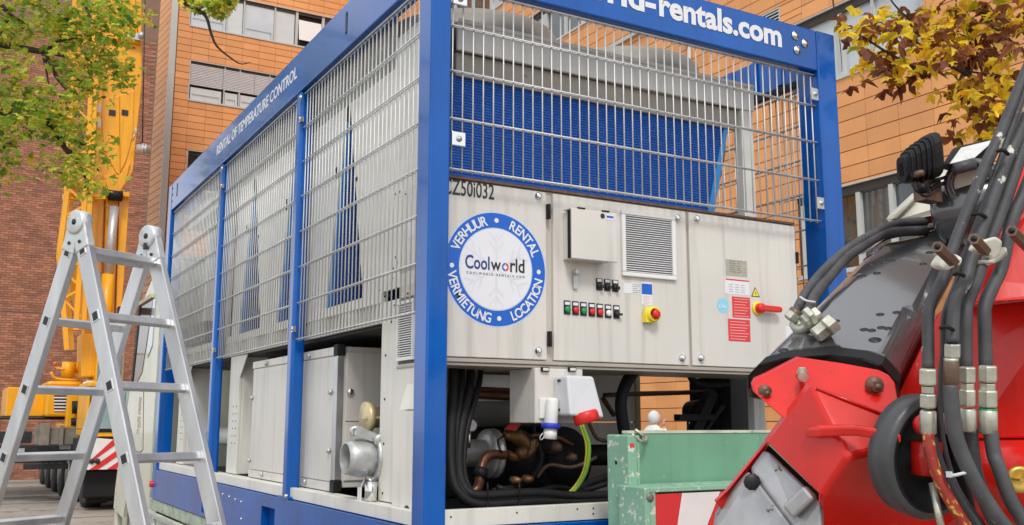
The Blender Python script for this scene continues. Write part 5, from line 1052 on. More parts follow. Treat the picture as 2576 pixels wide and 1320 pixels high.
# ================================================================ RED LOADER CRANE (foreground right)
pb=PD(2560,1320,2.3)
lc=thing('loader_crane','red truck-mounted loader crane with black boom and hoses, close up on the right','crane',(pb.x,pb.y,0))
D=PD
FW=(RWO@Vector((0,0,-1))).normalized()
def poly3(name,M,pts,th=.02,par=lc,bevel=.004,ex=None,**kw):   # pts: (px,py,depth)
    P=[D(*p) for p in pts]; m=MB(); m.prism(P,(ex if ex is not None else FW*th)); return B(m,name,M,par,bevel=bevel,**kw)
def plane3_(a,b,c): a,b,c=D(*a),D(*b),D(*c); return a,(b-a).cross(c-a).normalized()
def onpl(pl,px,py): r=ray(px,py); return CAM+r*((pl[0]-CAM).dot(pl[1])/r.dot(pl[1]))
# black boom: loft between two sections
PB=plane3_((1935,895,2.38),(2215,902,2.27),(2240,606,2.93))
S1=[D(1896,962,2.42),D(1897,930,2.40)]+[onpl(PB,x,y) for x,y in ((1925,903),(1985,887),(2100,879),(2180,888),(2222,903))]+[D(2262,948,2.27),D(2268,985,2.42),D(2150,1000,2.6),D(1980,1000,2.64),D(1900,985,2.58)]
S2=[D(2192,645,2.98),D(2206,622,2.96)]+[onpl(PB,x,y) for x,y in ((2238,606),(2275,600),(2330,588),(2370,578),(2398,574))]+[D(2440,600,2.86),D(2446,660,2.98),D(2380,720,3.2),D(2250,720,3.3),D(2200,680,3.2)]
NB=len(S1); rings=[[a_+(b_-a_)*t for a_,b_ in zip(S1,S2)] for t in (0,.33,.66,1)]
m_=MB(); m_.loft(rings,cap=True); bm_=B(m_,'boom',BLACKP,lc,bevel=.02,seg=4)
# rim at the boom's lower end
R1=S1; c0=sum(S1,Vector())/len(S1); ax=(rings[-1][5]-rings[0][5]).normalized()
m_=MB(); m_.loft([[c0+(p-c0)*1.012+ax*.012 for p in R1],[c0+(p-c0)*1.02-ax*.03 for p in R1],[c0+(p-c0)*.97-ax*.032 for p in R1]]); B(m_,'boom_end_collar',BLACK,lc)
# holes and wear marks lie on the boom face: find it by shooting rays at the boom
from mathutils.bvhtree import BVHTree
bv=BVHTree.FromPolygons([v for r in rings for v in r],[(j*NB+i,j*NB+(i+1)%NB,(j+1)*NB+(i+1)%NB,(j+1)*NB+i) for j in range(len(rings)-1) for i in range(NB)])
def onboom(px,py):
    r=ray(px,py).normalized(); h=bv.ray_cast(CAM,r); return (h[0],h[1] if h[1].dot(r)<0 else -h[1]) if h[0] else (None,None)
m_=MB(); m2_=MB()
for (px,py,r) in [(2183,646,.011),(2191,663,.0065),(2208,663,.0065),(2224,656,.0065),(2244,655,.0065),(2170,694,.0065),(2206,687,.007),(2339,635,.0075),(2322,664,.0065),(2362,657,.0065),(2384,622,.006),(2214,791,.0068),(2256,786,.0068),(2174,829,.0068),(2193,831,.0068),(2217,824,.0068),(2233,826,.0068),(2201,855,.010),(1971,881,.008),(2104,807,.006)]:
    p,n_=onboom(px,py)
    if p is None: continue
    r*=1.3; m_.lathe(p-n_*.001,n_,[(.0,r),(.0016,r),(.0017,.001)],14); m2_.lathe(p-n_*.001,n_,[(0,r*1.22),(.0012,r*1.2),(.0013,r*.9)],14)
B(m_,'bolt_hole',INK,bm_); B(m2_,'hole_rim',DARK,bm_)
# top strap of the boom, red gusset and cream cover
poly3('boom_top_strap',BLACKP,[(2170,640,2.90),(2232,600,2.92),(2330,582,2.92),(2400,563,2.9),(2412,548,2.9),(2250,590,2.94),(2200,612,2.94)],.05)
poly3('red_gusset',RED,[(2275,572,2.95),(2330,540,2.95),(2364,538,2.95),(2366,556,2.95),(2290,572,2.95)],.05)
poly3('cream_cover',CREAM,[(2245,556,2.96),(2256,543,2.96),(2312,490,2.98),(2390,420,3.0),(2460,415,2.95),(2460,500,2.9),(2364,538,2.9),(2330,545,2.93),(2262,560,2.95)],.06,bevel=.01)
poly3('cover_edge',CREAM,[(2243,552,2.93),(2250,540,2.93),(2312,482,2.95),(2310,494,2.95),(2256,550,2.93)],.05)
m_=MB(); a=D(2368,520,2.8); b=D(2470,500,2.72); m_.lathe(D(2372,540,2.86),(b-a),[(0,.085),(.015,.095),(.03,.097),(.22,.097)],28); B(m_,'end_cylinder',BLACKP,lc)
c=D(2442,462,2.72); nn=((CAM-c).normalized()+Vector((-.35,.1,-.15))).normalized()
m_=MB(); m_.lathe(c,nn,[(-.06,.07),(.0,.072),(.006,.066),(.006,.050),(-.01,.046)],28,cap=False); cp=B(m_,'end_collar',BLACKP,lc); m_=MB(); m_.lathe(c,nn,[(-.012,.047),(-.0125,.001)],28,cap=False); B(m_,'end_cap',CREAM,cp)
# work lamp with cooling ribs
c=D(2308,408,2.75); U1=(D(2362,385,2.75)-D(2262,430,2.75)).normalized(); V1=(D(2300,350,2.75)-D(2310,460,2.75)).normalized(); W1=U1.cross(V1).normalized()
m_=MB()
def rr(cx_,h,d,t0): return [c+U1*cx_+V1*(h*y)+W1*(d*x) for x,y in [(math.cos(a)*abs(math.cos(a))**-.45 if abs(math.cos(a))>1e-3 else 0,math.sin(a)*abs(math.sin(a))**-.45 if abs(math.sin(a))>1e-3 else 0) for a in [2*math.pi*k/20+.01 for k in range(20)]]]
m_.loft([rr(x,h_,h_*.92,0) for x,h_ in ((-.05,.020),(-.047,.030),(-.03,.042),(0,.050),(.02,.054),(.03,.056))]); m_.loft([rr(x,h_,h_*.92,0) for x,h_ in ((.024,.058),(.030,.063),(.048,.064),(.055,.058),(.057,.045))]); lp=B(m_,'work_lamp',BLACK,lc,bevel=.002)
for k in range(6):
    x=-.050+k*.0142; h_=(.036,.046,.052,.056,.059,.061)[k]; m_=MB(); m_.loft([rr(x,h_*.97,h_*.9,0),rr(x+.002,h_,h_*.93,0),rr(x+.005,h_,h_*.93,0),rr(x+.0068,h_*.97,h_*.9,0)]); B(m_,'cooling_fin',BLACK,lp)
m_=MB(); m_.tube([D(2300,440,2.75),D(2300,455,2.74),D(2312,470,2.74)],.014,8,3); m_.lathe(D(2298,440,2.72),(0,-1,0),[(0,.011),(.03,.009),(.032,.002)],10); m_.box(c+Vector((.0,-.02,-.11)),c+Vector((.07,.02,-.05))); B(m_,'lamp_bracket',RUSTY,lp)
m_=MB(); m_.tube([D(2302,455,2.72),D(2306,478,2.70),D(2330,480,2.7),D(2370,462,2.75),D(2388,462,2.8)],.006,8,5); m_.tube([D(2308,478,2.7),D(2322,492,2.69),D(2338,490,2.69),D(2338,478,2.7)],.004,6,5); m_.tube([D(2340,470,2.7),D(2370,448,2.75),D(2410,432,2.8)],.004,6,5); m_.lathe(D(2318,472,2.69),(0,-1,0),[(0,.012),(.012,.012)],10); m_.box(D(2345,458,2.8),D(2385,440,2.75)); B(m_,'lamp_cable',BLACK,lc)
# second lamp, lens up
o=poly3('lamp_lens',mat('milky lamp lens',(.62,.64,.62),.25,0,.15,30),[(2390,412,2.7),(2420,370,2.74),(2495,352,2.74),(2488,365,2.72),(2452,398,2.7)],.01); poly3('lamp_housing',BLACK,[(2386,416,2.705),(2418,366,2.745),(2498,348,2.745),(2500,375,2.74),(2470,415,2.73),(2440,420,2.72),(2400,425,2.71)],.06,bevel=.01)
m_=MB(); m_.tube([D(2400,425,2.7),D(2450,412,2.7)],.017,10); B(m_,'lamp_mount',HOSE,lc)
def plane3(a,b,c): a,b,c=D(*a),D(*b),D(*c); return a,(b-a).cross(c-a).normalized()
def onpl(pl,px,py): r=ray(px,py); return CAM+r*((pl[0]-CAM).dot(pl[1])/r.dot(pl[1]))
PF=plane3((1893,966,2.27),(2257,985,2.18),(2008,898,2.31))
# red mounting flange
m_=MB(); m_.prism([onpl(PF,*p) for p in ((1893,966),(1900,952),(1955,925),(2008,898),(2120,914),(2213,931),(2238,944),(2252,962),(2259,1000),(2262,1060),(2240,1120),(2039,1070),(1972,1052),(1897,985))],FW*.02); o=B(m_,'flange',RED,lc,bevel=.003)
def bolt(px,py,d,r,n_,Lb,M=RUSTY,name='bolt',par=None,k=6):
    c=D(px,py,d); n_=Vector(n_).normalized(); m=MB(); m.lathe(c,n_,[(-.01,r*1.5),(.004,r*1.5)],16); m.cyl(c,c+n_*Lb,r*.55,10); m.lathe(c,n_,[(Lb*.35,r),(Lb*.8,r)],k,sm=False); return B(m,name,M,par or lc)
nf=-FW+Vector((0,0,-.05))
bolt(1925,985,2.245,.010,nf,.022,par=o); bolt(2201,969,2.19,.013,nf,.022,par=o)
c=D(2018,935,2.265); n_=(nf+Vector((-.35,0,-.15))).normalized(); m_=MB(); m_.cyl(c,c+n_*.05,.007,10); m_.lathe(c,n_,[(.0,.013),(.012,.013)],6,sm=False); m_.lathe(c,n_,[(.042,.012),(.052,.012)],6,sm=False); B(m_,'adjusting_screw',ZINC,o)
# red body below the flange
A_,B_,C_,D_,E_,G_,H_,I_=(2040,968,2.19),(2240,1046,2.06),(1931,1112,2.22),(2069,1248,2.05),(2133,1153,2.00),(2250,1120,1.99),(2074,1345,2.0),(2420,1345,1.9)
p1_=plane3(C_,D_,E_); A3=onpl(p1_,2040,968); dA=(A3-CAM).dot(FW); E3=D(*E_)
p2_=plane3((2040,968,dA),E_,B_); G3=onpl(p2_,2250,1120); dG=(G3-CAM).dot(FW); p3p=plane3(D_,E_,(2250,1120,dG)); 
pts=[A3,D(*B_),D(*C_),D(*D_),E3,G3,onpl(p3p,2074,1345),onpl(p3p,2420,1345),onpl(p3p,2420,1120)]; m_=MB()
m_.add(pts,[(0,2,3,4),(0,4,5,1),(3,6,7,8,5,4)]); m_.add([pts[0],pts[2],pts[2]+FW*.03,pts[0]+FW*.03],[(0,1,2,3)]); m_.add([pts[0],pts[1],pts[1]+FW*.1,pts[0]+FW*.1],[(0,1,2,3)]); m_.add([pts[2],pts[3],pts[3]+FW*.012,pts[2]+FW*.012],[(0,1,2,3)]); m_.add([pts[3],pts[6],pts[6]+FW*.02,pts[3]+FW*.02],[(0,1,2,3)])
body=B(m_,'body',RED,lc,bevel=.012,seg=3)
poly3('side_cheek',RED,[(2042,968,2.28),(1931,1110,2.275),(1832,1232,2.27),(1800,1262,2.27),(1822,1290,2.285),(1840,1238,2.29),(1933,1122,2.30),(2040,990,2.31)],.02,bevel=.003)
m_=MB(); m_.tube([onpl(p2_,2052,974)-FW*.004,onpl(p2_,2120,1002)-FW*.004,onpl(p2_,2228,1044)-FW*.004],.0035,8); B(m_,'weld_seam',RED,body)
m_=MB(); sec=[(2028,1090,2.10),(2060,1087,2.06),(2110,1085,2.02),(2150,1085,1.99),(2200,1092,1.96),(2262,1104,1.92)]
rg=[]
for i,p in enumerate(sec):
    h=18; c=D(*p); up=(D(p[0],p[1]-h,p[2])-c); fo=-FW*.012; rg.append([c+up*.8+fo,c-up*.6+fo,c-up*.6-fo,c+up-fo])
m_.loft(rg); B(m_,'handrail',RED,lc,bevel=.006)
# grey casting inside the opening
m_=MB(); q=[(1934,1134,2.245),(2066,1262,2.08),(2074,1345,2.07),(2008,1345,2.10),(1893,1190,2.235)]
m_.prism([D(*p) for p in q],FW*.04); cs=B(m_,'casting',CAST,lc,bevel=.012,seg=3)
poly3('casting',CAST,[(1842,1242,2.27),(1893,1191,2.233),(2010,1345,2.098),(1800,1345,2.25),(1806,1300,2.28)],.04,bevel=.008,label='darker lower face of the casting')
m_=MB(); m_.bar(D(1985,1288,2.12),D(2040,1236,2.10),.03,.035); B(m_,'casting_lug',CAST,lc,bevel=.007)
m_=MB(); m_.lathe(D(1892,1212,2.215),nf,[(0,.02),(.004,.018),(.005,.001)],10); B(m_,'casting_hole',INK,lc)
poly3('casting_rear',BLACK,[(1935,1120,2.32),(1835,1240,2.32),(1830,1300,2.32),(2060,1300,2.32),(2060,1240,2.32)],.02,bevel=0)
# rubber buffer disc
c=D(2345,1150,1.96); n_=(Vector(-FW)*.90+RWO@Vector((.42,.02,0))).normalized()
m_=MB(); m_.lathe(c,n_,[(-.055,.112),(-.05,.122),(-.005,.126),(.004,.120),(.006,.110)],44,cap=False); m_.lathe(c,n_,[(-.055,.112),(-.056,.001)],44,cap=False); dk=B(m_,'buffer_disc',mat('worn grey rubber',(.055,.058,.062),.45,0,.2,7,bump=.2,spots=(.35,.33,.28,18),spotlim=.7),lc)
m_=MB(); m_.lathe(c,n_,[(.0055,.1105),(.008,.105),(-.025,.09),(-.028,.05),(-.01,.046),(-.008,.001)],40,cap=False); B(m_,'disc_recess',BLACK,dk)
m_=MB(); m_.sphere(D(2325,1068,1.91),.022,10,7); m_.cyl(D(2330,1110,1.94),D(2330,1190,1.94),.03,12); B(m_,'red_knob',RED,dk)
m_=MB(); m_.cyl(D(2345,1215,1.9),D(2372,1345,1.86),.007,8); B(m_,'steel_rod',ZINC,lc)
# main red column to the right
m_=MB(); q=[(2262,985,2.32),(2366,778,2.30),(2700,740,2.1),(2700,1105,2.08),(2440,1101,2.18),(2262,1101,2.3)]
m_.prism([D(*p) for p in q],ray(2290,850).normalized()*.25); col_=B(m_,'column',RED,lc,bevel=.01)
poly3('column',RED,[(2262,1100,2.30),(2470,1100,2.18),(2720,1104,2.10),(2720,1400,2.08),(2262,1400,2.28)],.25,bevel=.01,ex=ray(2290,1200).normalized()*.25)
m_=MB(); m_.cyl(D(2420,1208,2.15),D(2760,1208,2.02),.085,28); B(m_,'cross_tube',RED,lc)
m_=MB(); m_.lathe(D(2562,1205,1.98),nf,[(0,.028),(.006,.027),(.008,.02),(.004,.015),(.004,.001)],22); m_.box(D(2545,1208,1.968),D(2580,1202,1.968)+nf*.004); B(m_,'brass_cap',BRASS,lc)
poly3('outer_arm',RED,[(2386,776,2.12),(2414,665,2.16),(2462,540,2.2),(2524,380,2.3),(2620,170,2.4),(2760,40,2.4),(2760,730,2.0),(2576,752,2.02),(2470,764,2.06)],.16,bevel=.012,ex=ray(2380,600).normalized()*.16)
poly3('arm_plate',RED,[(2448,764,2.03),(2470,700,2.05),(2500,600,2.08),(2600,520,2.08),(2720,500,2.0),(2720,738,1.97),(2576,752,1.99)],.03,bevel=.006)
poly3('inner_column',RED,[(2340,900,2.5),(2375,770,2.5),(2412,690,2.5),(2470,600,2.5),(2640,560,2.45),(2700,1150,2.4),(2400,1150,2.5)],.05,bevel=0,ex=ray(2400,800).normalized()*.05)
# pedestal down to the ground (outside the picture)
c=D(2480,1345,2.3); m_=MB(); m_.box((c.x-.22,c.y-.1,.0),(c.x+.28,c.y+.35,1.02)); m_.box((c.x-.5,c.y-.3,.0),(c.x+.55,c.y+.55,.12)); B(m_,'pedestal',RED,lc,bevel=.02)
# hoses
def hose(pts,r,M=HOSE,name='hose',d=None):
    m=MB(); m.tube([D(*p) for p in pts],r,10,6); return B(m,name,M,lc)
d=1.93
def hp(pts,d0=1.93,d1=None):
    n=len(pts); return [(x,y,d0+((d1 or d0)-d0)*i/(n-1)) for i,(x,y) in enumerate(pts)]
hose(hp([(2620,90),(2568,212),(2520,330),(2481,413),(2440,513),(2408,596),(2387,655),(2370,705),(2342,760),(2335,800),(2335,860),(2335,925)],2.0,1.9),.0115,HOSEP)
hose(hp([(2590,200),(2542,330),(2520,390),(2464,543),(2416,670),(2405,712),(2378,780),(2372,830),(2372,880),(2366,963),(2368,1076),(2387,1170),(2415,1240),(2480,1330)],1.98,1.93),.0055)
hose(hp([(2650,130),(2564,336),(2532,404),(2499,495),(2467,587),(2440,664),(2430,705),(2404,750),(2398,800),(2396,862)],2.0,1.88),.0125,HOSEP)
hose(hp([(2660,160),(2576,365),(2545,455),(2511,552),(2476,640),(2458,700),(2434,760),(2429,800),(2429,925)],2.0,1.90),.013)
hose(hp([(2680,240),(2620,380),(2576,484),(2546,555),(2520,670),(2500,715),(2479,765),(2477,810),(2480,925)],2.0,1.90),.013)
hose(hp([(2335,1090),(2339,1130),(2352,1180),(2385,1250),(2440,1340)],1.88,1.86),.0115,mat('red lettered hose',(.30,.03,.02),.5,0,.2,30,spots=(.6,.4,.06,60),spotlim=.56))
hose(hp([(2345,1100),(2358,1150),(2378,1200),(2415,1265),(2470,1345)],1.91,1.88),.010)
hose(hp([(2391,970),(2394,1020),(2405,1099),(2443,1193),(2499,1287),(2545,1345)],1.86,1.82),.0145)
hose(hp([(2441,1080),(2446,1130),(2455,1190),(2478,1260),(2520,1350)],1.90,1.92),.0135)
hose(hp([(2492,1085),(2500,1140),(2512,1175),(2546,1264),(2600,1350)],1.88,1.84),.0135)
hose(hp([(2374,1050),(2395,1110),(2410,1180),(2432,1260),(2450,1345)],1.96,1.96),.013,BLACK)
# stripes of print on the red hose: fittings
def hexf(px,py,h,w_,d_,k=6,M=ZINC,name='hex_nut'):
    a,b=D(px,py-h/2,d_),D(px,py+h/2,d_); m=MB(); r=w_/2*d_/F_PX; ax_=b-a; L=ax_.length
    m.lathe(a,ax_,[(0,r*.85),(L*.08,r),(L*.92,r),(L,r*.85)],k,sm=(k>6)); return B(m,name,M,lc,bevel=.001 if k==6 else 0)
for x,segs in ((2335,((948,42,45),(980,18,34),(1008,36,42),(1062,60,40))),(2396,((882,36,42),)),(2434,((942,40,42),(972,18,34),(1000,42,42),(1056,58,40))),(2485,((940,42,48),(972,18,40),(1002,44,50),(1060,62,46)))):
    for (y,h,w_) in segs: hexf(x,y,h,w_,1.885,20 if h>55 else 6,name='hose_ferrule' if h>55 else 'hex_nut')
hexf(2393,937,66,38,1.87,20,RUSTY,'hose_ferrule'); hexf(2393,905,8,36,1.87,20,ZINC,'washer'); hexf(2485,1029,6,44,1.886,16,PGREEN,'sealing_ring')
m_=MB(); m_.cyl(D(2381,1040,1.9),D(2384,1090,1.9),.006,8); B(m_,'steel_pin',GALV,lc)
m_=MB()
for (x0,y0,x1,y1,dd) in ((2510,380,2536,388,1.95),(2446,540,2480,546,1.94),(2400,690,2425,694,1.9),(2366,825,2398,830,1.87)):
    m_.tube([D(x0,y0,dd),D((x0+x1)/2,y0-3,dd-.015),D(x1,y1,dd)],.004,6,3)
B(m_,'cable_tie',BLACK,lc)
m_=MB(); m_.tube([D(2384,1192,1.86),D(2396,1196,1.84),D(2432,1188,1.83)],.0035,6,3); m_.box(D(2383,1200,1.85),D(2393,1186,1.84)); B(m_,'cable_tie',GREYP,lc,label='pale grey cable tie')
# hose clamps
poly3('hose_clamp',CREAM,[(2362,668,1.87),(2378,644,1.87),(2400,636,1.86),(2424,646,1.85),(2420,668,1.85),(2402,672,1.85),(2385,682,1.86)],.05,bevel=.006)
poly3('hose_clamp',CREAM,[(2438,630,1.86),(2450,610,1.86),(2508,594,1.85),(2524,606,1.85),(2520,640,1.85),(2500,652,1.85),(2470,640,1.86)],.012,bevel=.005)
poly3('hose_clamp',CREAM,[(2450,655,1.93),(2500,655,1.92),(2535,618,1.9),(2538,640,1.9),(2520,655,1.92),(2490,668,1.93),(2455,668,1.94)],.03,bevel=.005)
def stud(x0,y0,x1,y1,d0,d1):
    a,b=D(x0,y0,d0),D(x1,y1,d1); m=MB(); ax_=b-a; m.lathe(a,ax_,[(0,.006),(0,.011),(ax_.length,.0115)],6,sm=False); o=B(m,'hollow_stud',RUSTY,lc); m=MB(); m.lathe(a-ax_.normalized()*.0005,ax_,[(0,.0062),(.0003,.001)],8); B(m,'stud_bore',INK,o)
stud(2358,620,2400,660,1.78,1.86); stud(2450,600,2478,630,1.78,1.86); stud(2545,580,2590,625,1.76,1.86)
# arched pair of hoses over the boom
hose([(2330,556,2.95),(2280,560,2.93),(2236,570,2.9),(2180,597,2.85),(2127,631,2.8),(2070,683,2.72),(2034,727,2.65),(2014,761,2.6),(2003,785,2.56)],.0135)
hose([(2330,580,2.93),(2275,582,2.9),(2223,588,2.88),(2170,618,2.83),(2127,650,2.78),(2080,704,2.7),(2050,745,2.6),(2040,770,2.55),(2030,790,2.5)],.0150)
m_=MB(); m_.tube([D(2012,746,2.56),D(2028,756,2.53),D(2052,760,2.52)],.003,6,3); B(m_,'cable_tie',GREYP,lc)
def fit(x0,y0,x1,y1,r,d_,k=6,M=ZINC): 
    a,b=D(x0,y0,d_),D(x1,y1,d_); m=MB(); m.lathe(a,b-a,[(0,r*.8),(.003,r),((b-a).length-.003,r),((b-a).length,r*.8)],k,sm=k>6); B(m,'elbow_nut' if k==6 else 'elbow_pipe',M,lc)
fit(2006,780,1988,802,.018,2.5,12,RUSTY); fit(1998,788,1985,804,.019,2.48,6); m_=MB(); m_.tube([D(2000,812,2.5),D(2012,828,2.48),D(2030,820,2.47),D(2045,805,2.45)],.016,10,4); m_.tube([D(2040,850,2.46),D(2058,856,2.44),D(2075,840,2.42),D(2082,825,2.41)],.017,10,4); B(m_,'elbow_pipe',ZINC,lc)
for a in ((2022,812,2062,788,.022,2.44),(2050,845,2092,812,.022,2.4),(2030,800,2045,790,.026,2.43),(2078,826,2100,808,.026,2.39)): fit(*a)
m_=MB(); m_.lathe(D(2010,812,2.49),(1,0,.3),[(0,.019),(.005,.019)],14); m_.lathe(D(2044,836,2.455),(1,0,.3),[(0,.020),(.005,.020)],14); B(m_,'green_cap',PGREEN,lc)
# ================================================================ TREES
def leaf_mesh(M,size,seed,curl=.15,name='leaf'):
    rnd=random.Random(seed); pts=[]
    lobes=[(-130,.62),(-112,.48),(-92,.72),(-70,.95),(-52,.66),(-32,.62),(-14,.80),(0,1.05),(14,.80),(32,.62),(52,.66),(70,.95),(92,.72),(112,.48),(130,.62),(180,.16)]
    v=[Vector((0,0,0))]
    for a,r in lobes:
        a+=rnd.uniform(-6,6); r*=rnd.uniform(.85,1.12); t=math.radians(90-a); x,y=r*math.cos(t)*size/2,r*math.sin(t)*size/2
        v.append(Vector((x,y,-curl*size*(x*x+y*y)/(size*size/4)*rnd.uniform(.3,1.8)+.12*abs(x))))
    n=len(lobes); m=MB(); m.add(v,[(0,1+i,1+(i+1)%n) for i in range(n)]); return m
def crown(tree,centres,mats,weights,size,n_obj,n_stuff,spread,seed,curl):
    rnd=random.Random(seed); proto=[]; 
    for i,M in enumerate(mats):
        for s_ in range(3):
            m=leaf_mesh(M,size*(.8+.2*s_),seed*10+i*3+s_,curl*(2.6 if 'brown' in M.name else 1)); proto.append((m.mesh('leaf',M,fix=False),m,i))
    L=[]
    for k in range(n_obj+n_stuff):
        c,rad=rnd.choice(centres); p=Vector(c)+Vector((rnd.gauss(0,rad),rnd.gauss(0,rad*1.2),rnd.gauss(0,rad*.75)))
        L.append(p)
    L.sort(key=lambda p:-(1 if inframe(p,0) else 0)*1000+(p-CAM).length)
    buckets={}
    for k,p in enumerate(L):
        i=rnd.choices(range(len(mats)),weights)[0]; pr=proto[i*3+rnd.randrange(3)]
        sc_=rnd.uniform(.65,1.15)
        M3=(Matrix.Rotation(rnd.uniform(0,6.28),3,'Z')@Matrix.Rotation(rnd.gauss(.5,.55),3,'X')@Matrix.Rotation(rnd.uniform(0,6.28),3,'Z'))
        if k<n_obj:
            o=put('leaf',pr[0],p,tree); o.rotation_euler=M3.to_euler(); o.scale=(sc_,)*3
        else:
            b=buckets.setdefault(i,MB()); b.add([p+M3@(v*sc_) for v in pr[1].v],pr[1].f)
    al=MB(); 
    for i,b in buckets.items(): al.mi=i; al.add(b.v,b.f)
    B(al,'foliage',mats,tree,fix=False,kind='stuff')
def path_centres(paths,d,rad,step=30):
    out=[]
    for p in paths:
        for i in range(len(p)-1):
            (x0,y0),(x1,y1)=p[i][:2],p[i+1][:2]; n=max(1,int(math.hypot(x1-x0,y1-y0)/step))
            for k in range(n): t=k/n; out.append((D(x0+(x1-x0)*t,y0+(y1-y0)*t,d+random.uniform(-.35,.35)),rad))
    return out
# left tree: trunk stands left of the picture
t1=thing('maple_tree','green maple tree turning yellow, its branches hanging over the top left corner','tree',(-9.2,6.4,0))
dL=9.6
tk=Vector((-9.2,6.4,0)); m_=MB(); m_.tube([tk,tk+Vector((.1,.05,2)),tk+Vector((.1,.1,4)),tk+Vector((.6,.3,6)),tk+Vector((1.0,.4,9))],.2,14,4,rs=[.26,.2,.18,.15,.08]); B(m_,'trunk',BARK,t1)
def limb(pts,r0,r1,par,name='branch'):
    m=MB(); n=len(pts); m.tube(pts,r0,7,5,rs=[r0+(r1-r0)*i/(n-1) for i in range(n)]); return B(m,name,BARK,par)
j0=tk+Vector((.15,.1,4.2))
brL=[[j0,D(-260,40,dL),D(-60,95,dL),D(0,110,dL),D(60,122,dL),D(108,130,dL),D(118,128,dL),D(140,105,dL),D(175,98,dL),D(205,95,dL)],
 [D(108,130,dL),D(150,138,dL),D(185,150,dL),D(215,165,dL)],[D(112,132,dL),D(128,160,dL),D(142,190,dL),D(170,200,dL),D(195,205,dL)],[D(136,180,dL),D(150,205,dL),D(175,235,dL)],[D(110,132,dL),D(115,165,dL),D(122,210,dL)],
 [j0+Vector((.1,0,.8)),D(-160,-120,dL),D(-20,-10,dL),D(25,35,dL),D(75,65,dL)],[D(25,40,dL),D(12,60,dL),D(0,90,dL)],
 [j0+Vector((-.0,0,-.3)),D(-220,260,dL),D(-60,300,dL),D(60,270,dL),D(140,335,dL),D(165,375,dL),D(200,420,dL),D(215,450,dL),D(225,490,dL)],[D(165,375,dL),D(215,400,dL),D(250,430,dL)],[D(140,335,dL),D(180,350,dL),D(235,375,dL)],
 [D(0,375,dL),D(20,362,dL),D(60,345,dL)],[D(190,-30,dL),D(215,15,dL),D(228,45,dL)],
 [D(-100,-160,dL),D(150,-90,dL),D(330,-50,dL),D(445,-10,dL),D(470,12,dL),D(500,25,dL),D(520,45,dL),D(530,80,dL),D(545,115,dL),D(580,145,dL),D(605,160,dL),D(630,157,dL)]]
for i,b in enumerate(brL): limb(b,.055 if i in(0,5,7) else (.03 if i==12 else .024),.006 if i!=12 else .004,t1)
paths=[[(0,20),(60,0),(150,20),(220,10),(300,20),(345,35)],[(10,70),(120,70),(200,60),(300,55),(380,35)],[(0,100),(60,110),(100,95)],[(150,90),(220,90),(280,85),(330,70)],[(180,130),(240,130),(290,165),(350,190)],[(200,170),(260,190),(320,210)],[(20,170),(80,160)],[(0,210),(60,230),(120,240),(190,250),(235,240)],[(150,160),(200,215),(250,230)],[(0,260),(80,275),(160,290),(220,300)],[(0,310),(60,315),(120,320)],[(100,290),(170,340),(240,350),(265,365)],[(180,380),(240,390),(270,410)],[(150,430),(190,450),(240,470),(262,500)],[(10,350),(40,365),(70,350)],[(0,400),(15,420),(0,450),(8,475)],[(200,420),(250,420)],[(120,420),(140,450)],
 [(-200,-60),(-80,0),(-100,120),(-150,240),(-120,340),(-80,420)],[(-50,-80),(100,-60),(250,-60)]]
cen=path_centres(paths,dL,.095,26)
out_=[]
for k in range(90):
    a=random.uniform(0,6.28); rr_=random.uniform(.4,2.6); out_.append((tk+Vector((1.2+rr_*math.cos(a)*1.1,rr_*math.sin(a),random.uniform(3.9,8.2))),.32))
out_=[o_ for o_ in out_ if not inframe(o_[0],160)]
cen_far=out_
cen+=path_centres([[(-330,40),(-260,60),(-200,90)],[(-400,150),(-280,200),(-200,260)],[(-360,300),(-260,320),(-180,300)]],dL,.2,22)
cen+=path_centres([[(495,10),(540,5),(575,25)],[(480,0),(470,20)],[(555,-10),(590,25)],[(560,35),(555,50)]],dL,.05,18)*1
crown(t1,cen,LEAFG,[.30,.08,.42,.20],.112,300,3900,.1,3,.15)
fm=MB(); rnd_=random.Random(11); pl_=[leaf_mesh(LEAFG[0],.13,40+i,.15) for i in range(4)]
for c_,rad in cen_far:
    for q_ in range(60):
        p=c_+Vector((rnd_.gauss(0,rad),rnd_.gauss(0,rad),rnd_.gauss(0,rad*.8)))
        if inframe(p,60): continue
        M3=Matrix.Rotation(rnd_.uniform(0,6.28),3,'Z')@Matrix.Rotation(rnd_.gauss(.5,.5),3,'X'); fm.mi=rnd_.choice((0,0,1,2,2,3)); l_=rnd_.choice(pl_); fm.add([p+M3@v for v in l_.v],l_.f)
B(fm,'foliage',LEAFG,t1,fix=False,kind='stuff')
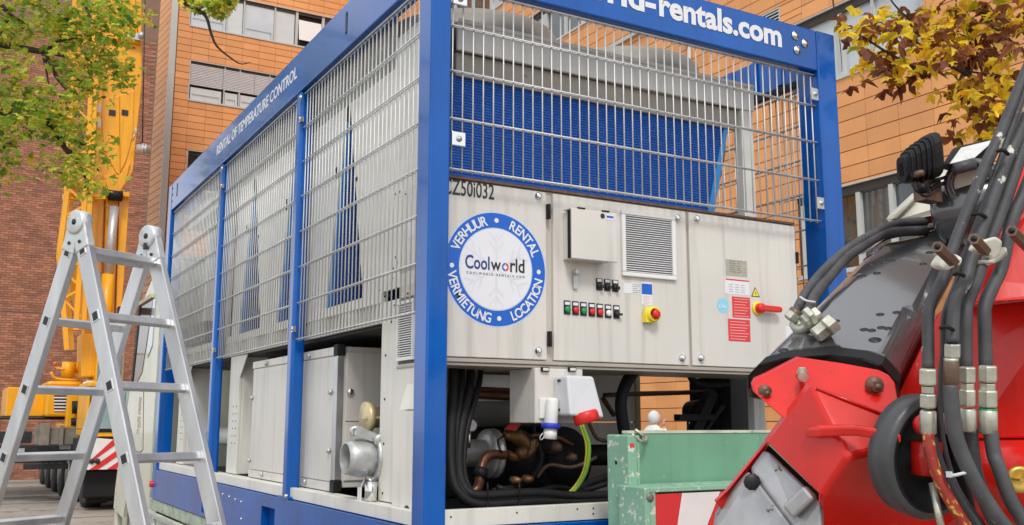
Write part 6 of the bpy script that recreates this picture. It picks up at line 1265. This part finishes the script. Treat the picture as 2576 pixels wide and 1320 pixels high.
# right tree, nearer, autumn colours
t2=thing('autumn_maple_tree','maple tree with yellow and withered brown leaves reaching in from the top right corner','tree',(5.2,-.6,0))
dR=5.6
tk=Vector((5.3,-.9,0)); m_=MB(); m_.tube([tk,tk+Vector((.05,.0,1.5)),tk+Vector((0,.1,3)),tk+Vector((-.1,.1,5))],.1,12,4,rs=[.14,.12,.1,.06]); B(m_,'trunk',BARK,t2)
j1=tk+Vector((0,.1,3.1))
brR=[[j1,D(2700,330,dR),D(2560,290,dR),D(2520,240,dR),D(2465,205,dR),D(2400,170,dR),D(2370,160,dR),D(2320,165,dR),D(2280,172,dR)],[D(2372,160,dR),D(2440,180,dR),D(2550,190,dR)],[D(2530,240,dR),D(2470,175,dR),D(2450,90,dR),D(2410,60,dR),D(2405,0,dR),D(2400,-60,dR)],[j1+Vector((0,0,.5)),D(2660,180,dR),D(2576,130,dR),D(2500,70,dR),D(2450,95,dR),D(2400,80,dR)],
 [D(2440,120,dR),D(2350,90,dR),D(2290,50,dR),D(2245,5,dR),D(2230,-30,dR)],[D(2290,172,dR),D(2265,130,dR),D(2255,95,dR)],[D(2300,170,dR),D(2230,130,dR),D(2170,92,dR),D(2150,86,dR)],[D(2500,250,dR),D(2480,290,dR),D(2440,320,dR)],[D(2092,-30,dR+6),D(2098,20,dR+6),D(2108,60,dR+6),D(2116,140,dR+6),D(2118,180,dR+6)]]
for i,b in enumerate(brR): limb(b,.022 if i==0 else .010,.003,t2)
pathsR=[[(2140,75),(2170,95),(2190,115)],[(2180,40),(2230,55),(2225,90)],[(2170,130),(2210,120),(2240,105)],[(2190,160),(2180,185),(2210,170),(2225,195)],[(2240,170),(2280,180),(2270,205),(2300,195)],[(2260,30),(2300,50),(2330,20),(2350,0)],[(2250,60),(2290,90),(2340,80),(2390,50)],[(2330,120),(2380,110),(2430,100),(2480,110)],[(2290,130),(2340,150),(2400,140),(2460,150),(2540,130)],[(2400,10),(2450,30),(2500,20),(2560,10)],[(2420,60),(2480,60),(2540,60),(2580,50)],[(2400,190),(2450,210),(2510,200),(2560,180)],[(2420,225),(2450,245),(2480,240),(2530,225),(2576,215)],[(2430,275),(2465,270),(2500,285),(2540,280)],[(2420,320),(2460,310),(2490,320),(2520,340)],[(2440,350),(2480,350)],[(2380,235),(2400,250)],[(2600,0),(2680,80),(2700,180),(2640,250),(2600,300)],[(2300,-60),(2450,-60),(2600,-60)]]
cen=path_centres(pathsR,dR,.05,18)
crown(t2,cen,LEAFY,[.42,.17,.19,.16,.06],.12,300,600,.1,5,.2)
# a few green leaves right at the top of that corner
bpy.context.view_layer.update()
